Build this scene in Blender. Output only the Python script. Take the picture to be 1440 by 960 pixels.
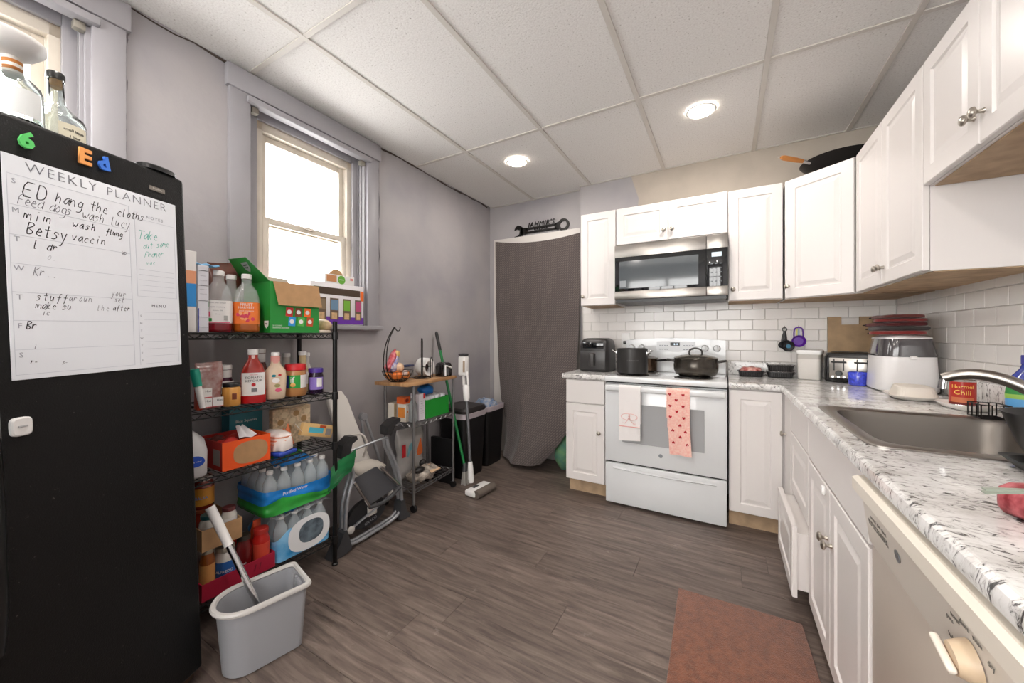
import bpy, bmesh, math, random
from mathutils import Vector, Matrix, Euler
random.seed(7)
for o in list(bpy.data.objects): bpy.data.objects.remove(o, do_unlink=True)
scene = bpy.context.scene
COL = scene.collection
PI = math.pi

# ------------------------------------------------------------------ camera, world, light, exposure
cd = bpy.data.cameras.new('camera'); cam = bpy.data.objects.new('camera', cd); COL.objects.link(cam)
cam.location = (0.75, -2.65, 1.206)
cam.rotation_euler = (PI/2, 0, 0.5208)
cd.sensor_width = 36; cd.lens = 523/1440*36
cd.shift_y = -9/1440
cd.clip_start = 0.02
scene.camera = cam
scene.view_settings.view_transform = 'Standard'
scene.view_settings.look = 'None'
scene.view_settings.gamma = 1
scene.view_settings.use_curve_mapping = False
scene.view_settings.exposure = 0.70
world = bpy.data.worlds.new('sky'); scene.world = world; world.use_nodes = True
bg = world.node_tree.nodes['Background']
bg.inputs['Color'].default_value = (1.0, 0.985, 0.965, 1)
bg.inputs['Strength'].default_value = 6.0
LAMP_W = 5.0          # each recessed ceiling lamp, added ones too
LAMP_COL = (1.0, 0.93, 0.87)

# ------------------------------------------------------------------ helpers
def lin(h):
    h = h.lstrip('#'); r = []
    for i in (0, 2, 4):
        c = int(h[i:i+2], 16)/255
        r.append(c/12.92 if c <= .04045 else ((c+.055)/1.055)**2.4)
    return tuple(r)
MATS = {}
def M(name, hx='#cccccc', rough=.5, metal=0, bump=None, var=None, trans=0, spec=None, emit=None, alpha=None, sheen=0, coat=0, ior=None):
    """procedural material: bump=(scale,strength), var=(scale,amount[,hex2])"""
    if name in MATS: return MATS[name]
    m = bpy.data.materials.new(name); m.use_nodes = True; MATS[name] = m
    nt = m.node_tree; b = nt.nodes['Principled BSDF']; c = lin(hx)
    b.inputs['Base Color'].default_value = (*c, 1); b.inputs['Roughness'].default_value = rough; b.inputs['Metallic'].default_value = metal
    if trans: b.inputs['Transmission Weight'].default_value = trans
    if ior: b.inputs['IOR'].default_value = ior
    if spec is not None: b.inputs['Specular IOR Level'].default_value = spec
    if sheen: b.inputs['Sheen Weight'].default_value = sheen
    if coat: b.inputs['Coat Weight'].default_value = coat
    if alpha is not None: b.inputs['Alpha'].default_value = alpha
    if emit: b.inputs['Emission Color'].default_value = (*lin(emit[0]), 1); b.inputs['Emission Strength'].default_value = emit[1]
    if bump or var:
        tc = nt.nodes.new('ShaderNodeTexCoord')
    if var:
        n = nt.nodes.new('ShaderNodeTexNoise'); n.inputs['Scale'].default_value = var[0]; n.inputs['Detail'].default_value = 6
        nt.links.new(tc.outputs['Object'], n.inputs['Vector'])
        mx = nt.nodes.new('ShaderNodeMix'); mx.data_type = 'RGBA'
        mr = nt.nodes.new('ShaderNodeMapRange'); mr.inputs[1].default_value = .35; mr.inputs[2].default_value = .65
        nt.links.new(n.outputs['Fac'], mr.inputs[0]); nt.links.new(mr.outputs[0], mx.inputs[0])
        k = var[1]
        c1 = lin(var[2]) if len(var) > 2 else tuple(x*(1-k) for x in c)
        mx.inputs[6].default_value = (*c1, 1); mx.inputs[7].default_value = (*c, 1) if len(var) > 2 else (*[min(1, x*(1+k)) for x in c], 1)
        nt.links.new(mx.outputs[2], b.inputs['Base Color'])
    if bump:
        n2 = nt.nodes.new('ShaderNodeTexNoise'); n2.inputs['Scale'].default_value = bump[0]; n2.inputs['Detail'].default_value = 4
        nt.links.new(tc.outputs['Object'], n2.inputs['Vector'])
        bp = nt.nodes.new('ShaderNodeBump'); bp.inputs['Strength'].default_value = bump[1]; bp.inputs['Distance'].default_value = .004
        nt.links.new(n2.outputs['Fac'], bp.inputs['Height']); nt.links.new(bp.outputs['Normal'], b.inputs['Normal'])
    return m
def nodes_of(m): return m.node_tree, m.node_tree.nodes['Principled BSDF']
def N(nt, t, **kw):
    n = nt.nodes.new(t)
    for k, v in kw.items(): setattr(n, k, v)
    return n
def ramp(nt, stops):
    r = N(nt, 'ShaderNodeValToRGB'); e = r.color_ramp.elements
    e[0].position, e[0].color = stops[0][0], (*lin(stops[0][1]), 1)
    e[1].position, e[1].color = stops[-1][0], (*lin(stops[-1][1]), 1)
    for p, h in stops[1:-1]:
        x = e.new(p); x.color = (*lin(h), 1)
    return r

class MB:
    def __init__(s): s.v = []; s.f = []; s.mi = []; s.cur = 0
    def add(s, vs, fs):
        o = len(s.v); s.v += [tuple(x) for x in vs]; s.f += [tuple(i+o for i in f) for f in fs]; s.mi += [s.cur]*len(fs); return s
    def xf(s, m, start=0):
        for i in range(start, len(s.v)): s.v[i] = tuple(m @ Vector(s.v[i]))
        return s
    def box(s, x0, x1, y0, y1, z0, z1):
        return s.add([(x0,y0,z0),(x1,y0,z0),(x1,y1,z0),(x0,y1,z0),(x0,y0,z1),(x1,y0,z1),(x1,y1,z1),(x0,y1,z1)],
                     [(3,2,1,0),(4,5,6,7),(0,1,5,4),(1,2,6,5),(2,3,7,6),(3,0,4,7)])
    def rbox(s, x0, x1, y0, y1, z0, z1, r=.005, seg=2):
        bm = bmesh.new(); bmesh.ops.create_cube(bm, size=1)
        for v in bm.verts:
            v.co = ((x0+x1)/2+v.co.x*(x1-x0), (y0+y1)/2+v.co.y*(y1-y0), (z0+z1)/2+v.co.z*(z1-z0))
        r = min(r, .49*min(abs(x1-x0), abs(y1-y0), abs(z1-z0)))
        bmesh.ops.bevel(bm, geom=list(bm.edges), offset=r, segments=seg, affect='EDGES', profile=.5, clamp_overlap=True)
        bmesh.ops.recalc_face_normals(bm, faces=bm.faces)
        bm.verts.index_update()
        vs = [tuple(v.co) for v in bm.verts]; fs = [tuple(v.index for v in f.verts) for f in bm.faces]; bm.free()
        return s.add(vs, fs)
    def tube(s, pts, r, n=8, closed=False, caps=True):
        pts = [Vector(p) for p in pts]; L = len(pts); rr = r if isinstance(r, (list, tuple)) else [r]*L
        vs = []; fs = []; prev = None
        for i, p in enumerate(pts):
            a = pts[i-1] if (i > 0 or closed) else p; b = pts[(i+1) % L] if (i < L-1 or closed) else p
            t = (b-a); t = t.normalized() if t.length > 1e-9 else Vector((0,0,1))
            if prev is None:
                u = t.cross(Vector((0,0,1)));
                if u.length < 1e-3: u = t.cross(Vector((0,1,0)))
            else: u = prev - t*prev.dot(t)
            u.normalize(); prev = u; w = t.cross(u)
            for k in range(n):
                a_ = 2*PI*k/n; vs.append(p + (u*math.cos(a_)+w*math.sin(a_))*rr[i])
        for i in range(L if closed else L-1):
            j = (i+1) % L
            for k in range(n):
                k2 = (k+1) % n; fs.append((i*n+k, j*n+k, j*n+k2, i*n+k2))
        if caps and not closed:
            fs.append(tuple(range(n))); fs.append(tuple(reversed(range((L-1)*n, L*n))))
        fs = [tuple(reversed(f)) for f in fs]
        return s.add(vs, fs)
    def cyl(s, p0, p1, r, r1=None, n=16): return s.tube([p0, p1], [r, r if r1 is None else r1], n)
    def lathe(s, prof, c=(0,0,0), n=24, sx=1, sy=1, a0=0, a1=2*PI):
        full = abs(a1-a0-2*PI) < 1e-6; m = n if full else n+1; vs = []; fs = []
        for r, z in prof:
            for k in range(m):
                a = a0+(a1-a0)*k/n; vs.append((c[0]+r*sx*math.cos(a), c[1]+r*sy*math.sin(a), c[2]+z))
        for i in range(len(prof)-1):
            for k in range(n):
                k2 = (k+1) % m
                fs.append((i*m+k, i*m+k2, (i+1)*m+k2, (i+1)*m+k))
        if full:
            if prof[0][0] > 1e-6: fs.append(tuple(reversed(range(m))))
            if prof[-1][0] > 1e-6: fs.append(tuple(range((len(prof)-1)*m, len(prof)*m)))
        return s.add(vs, fs)
    def loft(s, secs, n=28, cap0=True, cap1=True):
        """secs: (cx,cy,z,hx,hy,e) superellipse sections"""
        vs = []; fs = []
        for cx, cy, z, hx, hy, e in secs:
            for k in range(n):
                a = 2*PI*k/n; c, d = math.cos(a), math.sin(a)
                vs.append((cx+hx*math.copysign(abs(c)**(2/e), c), cy+hy*math.copysign(abs(d)**(2/e), d), z))
        for i in range(len(secs)-1):
            for k in range(n):
                k2 = (k+1) % n; fs.append((i*n+k, i*n+k2, (i+1)*n+k2, (i+1)*n+k))
        if cap0: fs.append(tuple(reversed(range(n))))
        if cap1: fs.append(tuple(range((len(secs)-1)*n, len(secs)*n)))
        return s.add(vs, fs)
    def prism(s, poly, d0, d1, ax='y'):
        """polygon in the two other axes, extruded along ax from d0 to d1"""
        n = len(poly)
        def P(a, b, d): return {'x': (d,a,b), 'y': (a,d,b), 'z': (a,b,d)}[ax]
        vs = [P(a,b,d0) for a,b in poly]+[P(a,b,d1) for a,b in poly]
        fs = [tuple(range(n)), tuple(reversed(range(n, 2*n)))]+[(i, i+n, (i+1)%n+n, (i+1)%n) for i in range(n)]
        o = len(s.v); s.add(vs, fs); return s
    def sheet(s, fn, nu, nv, th=0):
        g = [[Vector(fn(i/nu, j/nv)) for i in range(nu+1)] for j in range(nv+1)]
        W = nu+1; vs = [p for r in g for p in r]
        fs = [(j*W+i, j*W+i+1, (j+1)*W+i+1, (j+1)*W+i) for j in range(nv) for i in range(nu)]
        if th:
            ns = []
            for j in range(nv+1):
                for i in range(nu+1):
                    du = g[j][min(i+1,nu)]-g[j][max(i-1,0)]; dv = g[min(j+1,nv)][i]-g[max(j-1,0)][i]
                    q = du.cross(dv); ns.append(q.normalized() if q.length > 1e-12 else Vector((0,0,1)))
            o = len(vs); vs = vs+[p-q*th for p, q in zip(vs, ns)]
            f2 = [tuple(reversed([k+o for k in f])) for f in fs]
            rim = [(i) for i in range(W)]+[j*W+nu for j in range(1, nv+1)]+[nv*W+i for i in range(nu-1, -1, -1)]+[j*W for j in range(nv-1, 0, -1)]
            L = len(rim); f3 = [(rim[(k+1)%L], rim[k], rim[k]+o, rim[(k+1)%L]+o) for k in range(L)]
            fs = fs+f2+f3
        return s.add(vs, fs)
    def ball(s, c, rx, ry=None, rz=None, n=14, m=8):
        ry = rx if ry is None else ry; rz = rx if rz is None else rz
        prof = [(max(1e-7, math.sin(PI*i/m)), -math.cos(PI*i/m)) for i in range(m+1)]
        vs = []; fs = []
        for r, z in prof:
            for k in range(n): vs.append((c[0]+rx*r*math.cos(2*PI*k/n), c[1]+ry*r*math.sin(2*PI*k/n), c[2]+rz*z))
        for i in range(m):
            for k in range(n): fs.append((i*n+k, i*n+(k+1)%n, (i+1)*n+(k+1)%n, (i+1)*n+k))
        return s.add(vs, fs)
    def mesh(s, name):
        me = bpy.data.meshes.new(name); me.from_pydata(s.v, [], s.f); me.update(); return me
    def build(s, name, mat, parent=None, smooth=35, label=None, loc=None, rot=None):
        me = s.mesh(name)
        mats = mat if isinstance(mat, (list, tuple)) else [mat]
        for x in mats: me.materials.append(x)
        if len(mats) > 1:
            for p, i in zip(me.polygons, s.mi): p.material_index = i
        if smooth:
            for p in me.polygons: p.use_smooth = True
            me.set_sharp_from_angle(angle=math.radians(smooth))
        return put(name, me, parent, label, loc, rot)
def put(name, me, parent=None, label=None, loc=None, rot=None):
    o = bpy.data.objects.new(name, me); COL.objects.link(o)
    if parent is not None: o.parent = parent
    if label: o['label'] = label
    if loc is not None: o.location = loc
    if rot is not None: o.rotation_euler = rot
    return o
def tag(o, label=None, cat=None, group=None, kind=None):
    if label: o['label'] = label
    if cat: o['category'] = cat
    if group: o['group'] = group
    if kind: o['kind'] = kind
    return o
def thing(name, label, cat, loc=(0,0,0), rz=0, group=None):
    o = bpy.data.objects.new(name, None); COL.objects.link(o); o.empty_display_size = .05
    o.location = loc; o.rotation_euler = (0,0,rz); return tag(o, label, cat, group)
def dup(o, parent=None):
    c = o.copy(); COL.objects.link(c); c.parent = parent
    for ch in list(o.children): dup(ch, c)
    return c
def struct(o): o['kind'] = 'structure'; return o
def txt(s, size, mat, parent, mtx, name='lettering', align='CENTER', spacing=1.0, ext=.0003, shear=0, bend=None, bold=0):
    cu = bpy.data.curves.new('t', 'FONT'); cu.body = s; cu.size = size; cu.align_x = align; cu.align_y = 'CENTER'
    cu.space_character = spacing; cu.shear = shear; cu.extrude = ext; cu.resolution_u = 2; cu.offset = bold
    ob = bpy.data.objects.new('t', cu); COL.objects.link(ob)
    me = bpy.data.meshes.new_from_object(ob)
    bpy.data.objects.remove(ob, do_unlink=True); bpy.data.curves.remove(cu)
    for v in me.vertices:
        c = v.co.copy()
        if bend: a = c.x/bend; c = Vector(((bend+c.z)*math.sin(a), c.y, (bend+c.z)*math.cos(a)-bend))
        v.co = mtx @ c
    me.materials.clear(); me.materials.append(mat); me.name = name
    return put(name, me, parent)
def frame(o, x, y):   # matrix: text plane with x-dir x, y-dir y at o
    x = Vector(x).normalized(); y = Vector(y).normalized(); z = x.cross(y)
    m = Matrix((x, y, z)).transposed().to_4x4(); m.translation = Vector(o); return m
def FX(x, y, z): return frame((x,y,z), (0,1,0), (0,0,1))     # on a face that looks to +X
def FY(x, y, z): return frame((x,y,z), (1,0,0), (0,0,1))     # on a face that looks to -Y
def FW(x, y, z): return frame((x,y,z), (0,-1,0), (0,0,1))    # on a face that looks to -X

# ------------------------------------------------------------------ shared materials
WHITE = M('cabinet_white', '#e3dedb', .32, bump=(3, .02))
KNOB = M('brushed_nickel', '#b9b2a8', .28, 1)
STEEL = M('stainless_steel', '#a39e98', .3, 1, bump=(60, .02))
CHROME = M('chrome', '#d9d9da', .12, 1)
BLACK = M('black_plastic', '#121213', .35)
BLACKMETAL = M('black_metal', '#151515', .4, .3)
GREYP = M('grey_plastic', '#8f9093', .5)
DARKG = M('dark_grey_plastic', '#3c3d40', .5)
WHITEP = M('white_plastic', '#ecebe9', .38)
CARD = M('brown_cardboard', '#b08a62', .85, var=(30, .06))
RAWWOOD = M('raw_plywood', '#b3987a', .7, var=(14, .16))
INK = M('black_ink', '#1d1c1e', .6)
PET = M('clear_plastic', '#e9eeee', .07, alpha=.22)
GLASS = M('clear_glass', '#e8eeec', .02, trans=1, ior=1.42)
# ------------------------------------------------------------------ room measures
ZC = 2.56; YB = .69; YR = .61; XR = 1.70; YN = -4.6; XJ = -.40
WA = math.radians(1.15)                       # the left wall runs slightly out of square
def xl(y): return -1.438 - .0200*(y-YB)*1.0
WL_LOC = (-1.438, YB, 0); WL_ROT = (0, 0, math.atan(.02))
def wl(y): return (y-YB)*1.0                  # local y on the left wall

# wall paint
wp = M('grey_wall_paint', '#a5a1a3', .55, bump=(14, .55))
nt, b = nodes_of(wp)
tc = N(nt, 'ShaderNodeTexCoord'); n1 = N(nt, 'ShaderNodeTexNoise'); n1.inputs['Scale'].default_value = 1.6; n1.inputs['Detail'].default_value = 8
nt.links.new(tc.outputs['Object'], n1.inputs['Vector'])
r = ramp(nt, [(.3, '#98959a'), (.55, '#aaa6a7'), (.8, '#b2adac')]); nt.links.new(n1.outputs['Fac'], r.inputs[0]); nt.links.new(r.outputs[0], b.inputs['Base Color'])
TRIMP = M('grey_trim_paint', '#a09ea2', .42, bump=(25, .12), var=(3, .05))
BEIGE = M('bare_beige_plaster', '#b7ada0', .75, bump=(12, .3), var=(5, .06))
CREAM = M('cream_window_paint', '#d6cdbf', .5, var=(8, .06), bump=(30, .1))

# floor: sub-floor slab, planks as parts
fl = MB().box(-1.7, XR+.1, YN-.1, YB+.1, -.06, -.004).build('floor', M('floor_joint', '#262220', .9), smooth=0); struct(fl)
pm = M('wood_plank', '#5a4f4a', .42)
nt, b = nodes_of(pm)
tc = N(nt, 'ShaderNodeTexCoord'); oi = N(nt, 'ShaderNodeObjectInfo')
add = N(nt, 'ShaderNodeVectorMath', operation='ADD'); sc = N(nt, 'ShaderNodeVectorMath', operation='SCALE'); sc.inputs['Scale'].default_value = 37
cmb = N(nt, 'ShaderNodeCombineXYZ'); nt.links.new(oi.outputs['Random'], cmb.inputs[0]); nt.links.new(oi.outputs['Random'], cmb.inputs[1]); nt.links.new(cmb.outputs[0], sc.inputs[0])
nt.links.new(tc.outputs['Object'], add.inputs[0]); nt.links.new(sc.outputs[0], add.inputs[1])
mp = N(nt, 'ShaderNodeMapping'); mp.inputs['Scale'].default_value = (1.6, 16, 1); nt.links.new(add.outputs[0], mp.inputs['Vector'])
g = N(nt, 'ShaderNodeTexNoise'); g.inputs['Scale'].default_value = 2.4; g.inputs['Detail'].default_value = 9; g.inputs['Roughness'].default_value = .62; g.inputs['Distortion'].default_value = .7
nt.links.new(mp.outputs[0], g.inputs['Vector'])
r = ramp(nt, [(.28, '#443a34'), (.48, '#665952'), (.62, '#796c63'), (.8, '#91847b')]); nt.links.new(g.outputs['Fac'], r.inputs[0])
hs = N(nt, 'ShaderNodeHueSaturation'); mr = N(nt, 'ShaderNodeMapRange'); mr.inputs[3].default_value = .9; mr.inputs[4].default_value = 1.1
nt.links.new(oi.outputs['Random'], mr.inputs[0]); nt.links.new(mr.outputs[0], hs.inputs['Value']); nt.links.new(r.outputs[0], hs.inputs['Color'])
# scuffs and dried splashes with shapes of their own
sp = N(nt, 'ShaderNodeTexNoise'); sp.inputs['Scale'].default_value = 7; sp.inputs['Detail'].default_value = 12; sp.inputs['Roughness'].default_value = .75; nt.links.new(add.outputs[0], sp.inputs['Vector'])
r2 = ramp(nt, [(.62, '#000000'), (.72, '#ffffff')]); nt.links.new(sp.outputs['Fac'], r2.inputs[0])
ml = N(nt, 'ShaderNodeMath', operation='MULTIPLY'); ml.inputs[1].default_value = .5; nt.links.new(r2.outputs[0], ml.inputs[0])
mx = N(nt, 'ShaderNodeMix', data_type='RGBA'); nt.links.new(ml.outputs[0], mx.inputs[0]); nt.links.new(hs.outputs[0], mx.inputs[6]); mx.inputs[7].default_value = (*lin('#b3aaa2'), 1)
nt.links.new(mx.outputs[2], b.inputs['Base Color'])
bp = N(nt, 'ShaderNodeBump'); bp.inputs['Strength'].default_value = .12; bp.inputs['Distance'].default_value = .003; nt.links.new(g.outputs['Fac'], bp.inputs['Height']); nt.links.new(bp.outputs[0], b.inputs['Normal'])
PW, PL = .178, 1.22
plank_cache = {}
def plank_mesh(L, W):
    k = (round(L, 3), round(W, 3))
    if k not in plank_cache:
        me = MB().rbox(0, L-.0012, 0, W-.0012, -.004, 0, .0006, 1).mesh('plank'); me.materials.append(pm); plank_cache[k] = me
    return plank_cache[k]
y = YB; row = 0
while y > YN+.01:
    w = min(PW, y-YN); x = -1.62; off = [0, .47, .93, .21, .68, 1.1][row % 6]; seg = PL-off if off else PL
    while x < XR-.001:
        L = min(seg, XR-x)
        if L > .02: put('plank', plank_mesh(L, w), fl, loc=(x, y-w, 0))
        x += seg; seg = PL
    y -= PW; row += 1

# walls
def wall_box(name, x0, x1, y0, y1, z0, z1, m=wp): return struct(MB().box(x0, x1, y0, y1, z0, z1).build(name, m, smooth=0))
# back wall: recessed left stretch with a jog, and the stretch behind the kitchen
wb = MB(); wb.box(-1.7, XJ, YB, YB+.12, 0, ZC+.05); wb.box(XJ, XR+.12, YR, YB+.12, 0, ZC+.05)
wall_back = struct(wb.build('wall_back', wp, smooth=0))
pl = MB().prism([(.03,2.20),(.10,2.20),(.115,2.36),(.07,2.50),(.055,2.56),(1.70,2.56),(1.70,1.9),(.10,1.9)], YR-.004, YR-.0005).build('bare_plaster_patch', BEIGE, wall_back, smooth=0)
wall_right = wall_box('wall_right', XR, XR+.12, YN, YB, 0, ZC+.05)
m = MB(); m.box(-1.7, -1.0, YN-.12, YN, 0, ZC+.05); m.box(1.3, XR+.12, YN-.12, YN, 0, ZC+.05); m.box(-1.0, 1.3, YN-.12, YN, 0, .75); m.box(-1.0, 1.3, YN-.12, YN, 2.35, ZC+.05)
wall_front = struct(m.build('wall_front', wp, smooth=0))
m = MB()
for x0 in (-1.0, -.26, .49, 1.24): m.box(x0, x0+.06, YN-.10, YN-.04, .75, 2.35)
for z0 in (.75, 1.53, 2.29): m.box(-1.0, 1.3, YN-.099, YN-.041, z0, z0+.06)
window_3 = struct(m.build('window_3', M('window_frame_white', '#e8e4de', .4), smooth=0))  # unseen window, added to let sky light in from behind the camera
# left wall with two window openings
wins = [(-1.66, -.925, 1.27, 2.44), (-3.06, -2.215, 1.27, 2.44)]
m = MB(); ys = [YN]
edges = sorted([w for w in wins])
y0 = YN-.1
for (a, c, z0, z1) in edges:
    m.box(-.16, 0, wl(y0), wl(a), 0, ZC+.05); m.box(-.16, 0, wl(a), wl(c), 0, z0); m.box(-.16, 0, wl(a), wl(c), z1, ZC+.05); y0 = c
m.box(-.16, 0, wl(y0), wl(YB)+.1, 0, ZC+.05)
wall_left = struct(m.build('wall_left', wp, smooth=0, loc=WL_LOC, rot=WL_ROT))
# plaster cracks and joint strips along the left wall
ck = M('plaster_crack', '#6f6c70', .8)
ridge = MB()
for yy, za, zb in ((-1.742, 1.45, 2.50), (-2.118, 1.75, 2.45), (-.812, 1.3, 2.43)):
    pts = [(.001, wl(yy)+random.uniform(-.006, .006), za+(zb-za)*i/24) for i in range(25)]
    ridge.tube(pts, [random.uniform(.0012, .004) for _ in pts], 5)
ridge.build('crack', ck, wall_left)
gap = MB()
pts = [(.002, wl(-2.1+i*.07), ZC-.006+random.uniform(-.006, .006)) for i in range(40)]
gap.tube(pts, [random.uniform(.002, .008) for _ in pts], 5)
gap.build('ceiling_crack', M('dark_gap', '#4a4038', .9), wall_left)

# windows: casing = trim, frame and sashes = window
def window(idx, a, c, z0, z1):
    cw = .095
    tr = MB()
    for q0, q1, k0, k1 in ((a-cw, a, z0-.02, z1), (c, c+cw, z0-.02, z1)):
        tr.rbox(-.005, .024, wl(q0), wl(q1), k0, k1, .003)
    trim = tr.build('trim_%d' % idx, TRIMP, loc=WL_LOC, rot=WL_ROT); struct(trim)
    MB().rbox(-.005, .034, wl(a-cw-.012), wl(c+cw+.012), z1-.002, ZC-.012, .004).build('head_casing', TRIMP, trim)
    hd = MB(); hd.rbox(-.01, .045, wl(a-.02), wl(c+.02), z1-.045, z1-.012, .008); hd.build('head_moulding', TRIMP, trim)
    MB().rbox(-.12, .055, wl(a-cw-.02), wl(c+cw+.02), z0-.03, z0, .006).build('window_stool', TRIMP, trim)
    jm = MB(); jm.box(-.14, 0, wl(a), wl(a)+.012, z0, z1); jm.box(-.14, 0, wl(c)-.012, wl(c), z0, z1); jm.box(-.14, 0, wl(a)+.012, wl(c)-.012, z1-.012, z1)
    for d in (-.03, -.055): jm.box(d-.006, d+.006, wl(c)-.022, wl(c)-.012, z0, z1-.012)
    jm.build('jamb', TRIMP, trim)
    st = MB()
    st.rbox(-.075, -.055, wl(a)+.012, wl(a)+.07, z0, z1-.012, .003); st.rbox(-.075, -.055, wl(c)-.06, wl(c)-.012, z0, z1-.012, .003); st.rbox(-.075, -.055, wl(a)+.07, wl(c)-.06, z1-.06, z1-.012, .003)
    st.build('stop_bead', TRIMP, trim)
    br = MB(); br.rbox(-.02, .012, wl(c)-.045, wl(c)-.013, z1-.075, z1-.045, .003); br.rbox(-.02, .012, wl(a)+.013, wl(a)+.045, z1-.075, z1-.045, .003)
    br.build('roller_bracket', M('old_bracket', '#8f8a80', .5, .4), trim)
    fr = MB(); A, Cc = a+.07, c-.05
    fr.rbox(-.135, -.078, wl(A), wl(A)+.04, z0, z1-.03, .003); fr.rbox(-.135, -.078, wl(Cc)-.04, wl(Cc), z0, z1-.03, .003); fr.rbox(-.135, -.078, wl(A), wl(Cc), z1-.105, z1-.03, .003); fr.rbox(-.135, -.078, wl(A), wl(Cc), z0, z0+.03, .003)
    w = struct(fr.build('window_%d' % idx, CREAM, loc=WL_LOC, rot=WL_ROT))
    zm = z0+(z1-z0)*.48; B0, B1 = wl(A)+.042, wl(Cc)-.042
    for nm, x0, x1, k0, k1, sw in (('upper_sash', -.132, -.112, zm-.01, z1-.107, .034), ('lower_sash', -.106, -.084, z0+.032, zm+.035, .036)):
        s_ = MB(); s_.rbox(x0, x1, B0, B0+sw, k0, k1, .003); s_.rbox(x0, x1, B1-sw, B1, k0, k1, .003); s_.rbox(x0, x1, B0+sw, B1-sw, k1-sw, k1, .003); s_.rbox(x0, x1, B0+sw, B1-sw, k0, k0+sw, .003)
        sa = s_.build(nm, CREAM, w)
        MB().box((x0+x1)/2-.002, (x0+x1)/2+.002, B0+sw-.004, B1-sw+.004, k0+sw-.004, k1-sw+.004).build('pane', M('window_glass', '#ffffff', .0, trans=1, ior=1.02, spec=.2), sa)
    lk = MB(); lk.rbox(-.083, -.065, (B0+B1)/2-.03, (B0+B1)/2+.03, zm+.02, zm+.032, .003); lk.build('sash_lock', CREAM, w)
window(1, *wins[0]); window(2, *wins[1])

# ceiling: tee grid with lay-in tiles
ce = struct(MB().box(-1.7, XR+.12, YN-.1, YB+.12, ZC+.03, ZC+.1).build('ceiling', M('plenum', '#8c8780', .9), smooth=0))
tm = M('ceiling_tile_white', '#dcd9d5', .9)
nt, b = nodes_of(tm); tc = N(nt, 'ShaderNodeTexCoord'); oi = N(nt, 'ShaderNodeObjectInfo')
v1 = N(nt, 'ShaderNodeTexVoronoi'); v1.inputs['Scale'].default_value = 110; v1.inputs['Randomness'].default_value = 1
nz = N(nt, 'ShaderNodeTexNoise'); nz.inputs['Scale'].default_value = 120; nz.inputs['Detail'].default_value = 5; nt.links.new(tc.outputs['Object'], nz.inputs['Vector']); nt.links.new(tc.outputs['Object'], v1.inputs['Vector'])
r = ramp(nt, [(.27, '#b5b0aa'), (.36, '#e2dfdc'), (.6, '#ebe9e6')]); nt.links.new(nz.outputs['Fac'], r.inputs[0])
nt.links.new(r.outputs[0], b.inputs['Base Color'])
bp = N(nt, 'ShaderNodeBump'); bp.inputs['Strength'].default_value = .35; bp.inputs['Distance'].default_value = .004; nt.links.new(nz.outputs['Fac'], bp.inputs['Height']); nt.links.new(bp.outputs[0], b.inputs['Normal'])
TEE = M('ceiling_tee', '#d2cdc6', .55)
gx = [-1.43, -.914, -.305, .313, .929, 1.455, XR-.005]; gy = [YB, -.436, -1.653, -2.87, -4.09, YN]
for i in range(len(gx)-1):
    for j in range(len(gy)-1):
        a, c = gx[i], gx[i+1]; d, e = gy[j+1], gy[j]
        if e == YB and i >= 2: e = YR
        if i == 0 : a = -1.43
        MB().rbox(a+.006-(a+c)/2, c-.006-(a+c)/2, d+.006-(d+e)/2, e-.006-(d+e)/2, 0, .014, .003, 1).build('ceiling_tile', tm, ce, loc=((a+c)/2, (d+e)/2, ZC+.004))
for x in gx[1:-1]:
    MB().rbox(x-.013, x+.013, YN, YB if x < XJ else YR, ZC-.004, ZC+.003, .001, 1).build('grid_bar', TEE, ce)
for yv in gy[1:-1]:
    MB().rbox(-1.43, XR, yv-.012, yv+.012, ZC-.003, ZC+.0035, .001, 1).build('grid_bar', TEE, ce)
an = MB(); an.box(XJ, XR, YR-.02, YR-.0005, ZC-.003, ZC+.003); an.box(-1.43, XJ, YB-.02, YB-.0005, ZC-.003, ZC+.003); an.box(XR-.02, XR-.0005, YN, YR, ZC-.003, ZC+.003)
an.build('wall_angle', TEE, ce, smooth=0)

# recessed lamps, plus unseen fill lamps added behind the camera
def lamp(x, y, label):
    t = thing('recessed_light', label, 'ceiling light', (x, y, ZC-.004), 0, 'recessed ceiling lights')
    MB().lathe([(.071, .0), (.071, -.004), (.076, -.006), (.082, -.003), (.083, 0)], n=40).build('trim_ring', M('lamp_trim', '#f4f2ee', .4), t)
    MB().lathe([(.0001, -.0045), (.0705, -.0045), (.0705, 0), (.0001, 0)], n=40).build('lens', M('lamp_lens', '#ffffff', .4, emit=('#fff6ea', 14)), t)
    ld = bpy.data.lights.new('lamp', 'AREA'); ld.shape = 'DISK'; ld.size = .13; ld.energy = LAMP_W; ld.color = LAMP_COL
    lo = bpy.data.objects.new('lamp_light', ld); COL.objects.link(lo); lo.parent = t; lo.location = (0, 0, -.012)
lamp(.623, -.139, 'round recessed ceiling light glowing above the right side of the stove')
lamp(-.660, -.113, 'round recessed ceiling light glowing in front of the curtain')
lamp(.62, -2.35, 'round recessed ceiling light behind the camera over the dishwasher')  # unseen, added for even brightness
lamp(-.60, -2.35, 'round recessed ceiling light behind the camera by the freezer')  # also added as fill, out of view
lamp(.62, -3.6, 'round recessed ceiling light at the near end on the right')  # added fill lamp at the unseen end
lamp(-.60, -3.6, 'round recessed ceiling light at the near end on the left')  # added fill lamp, likewise unseen

# white door panel behind the curtain
d = struct(MB().rbox(-1.37, -.415, YB-.028, YB-.0015, 0.002, 2.205, .004).build('door_1', M('door_white', '#d9d4cf', .5, var=(4, .03))))

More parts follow.
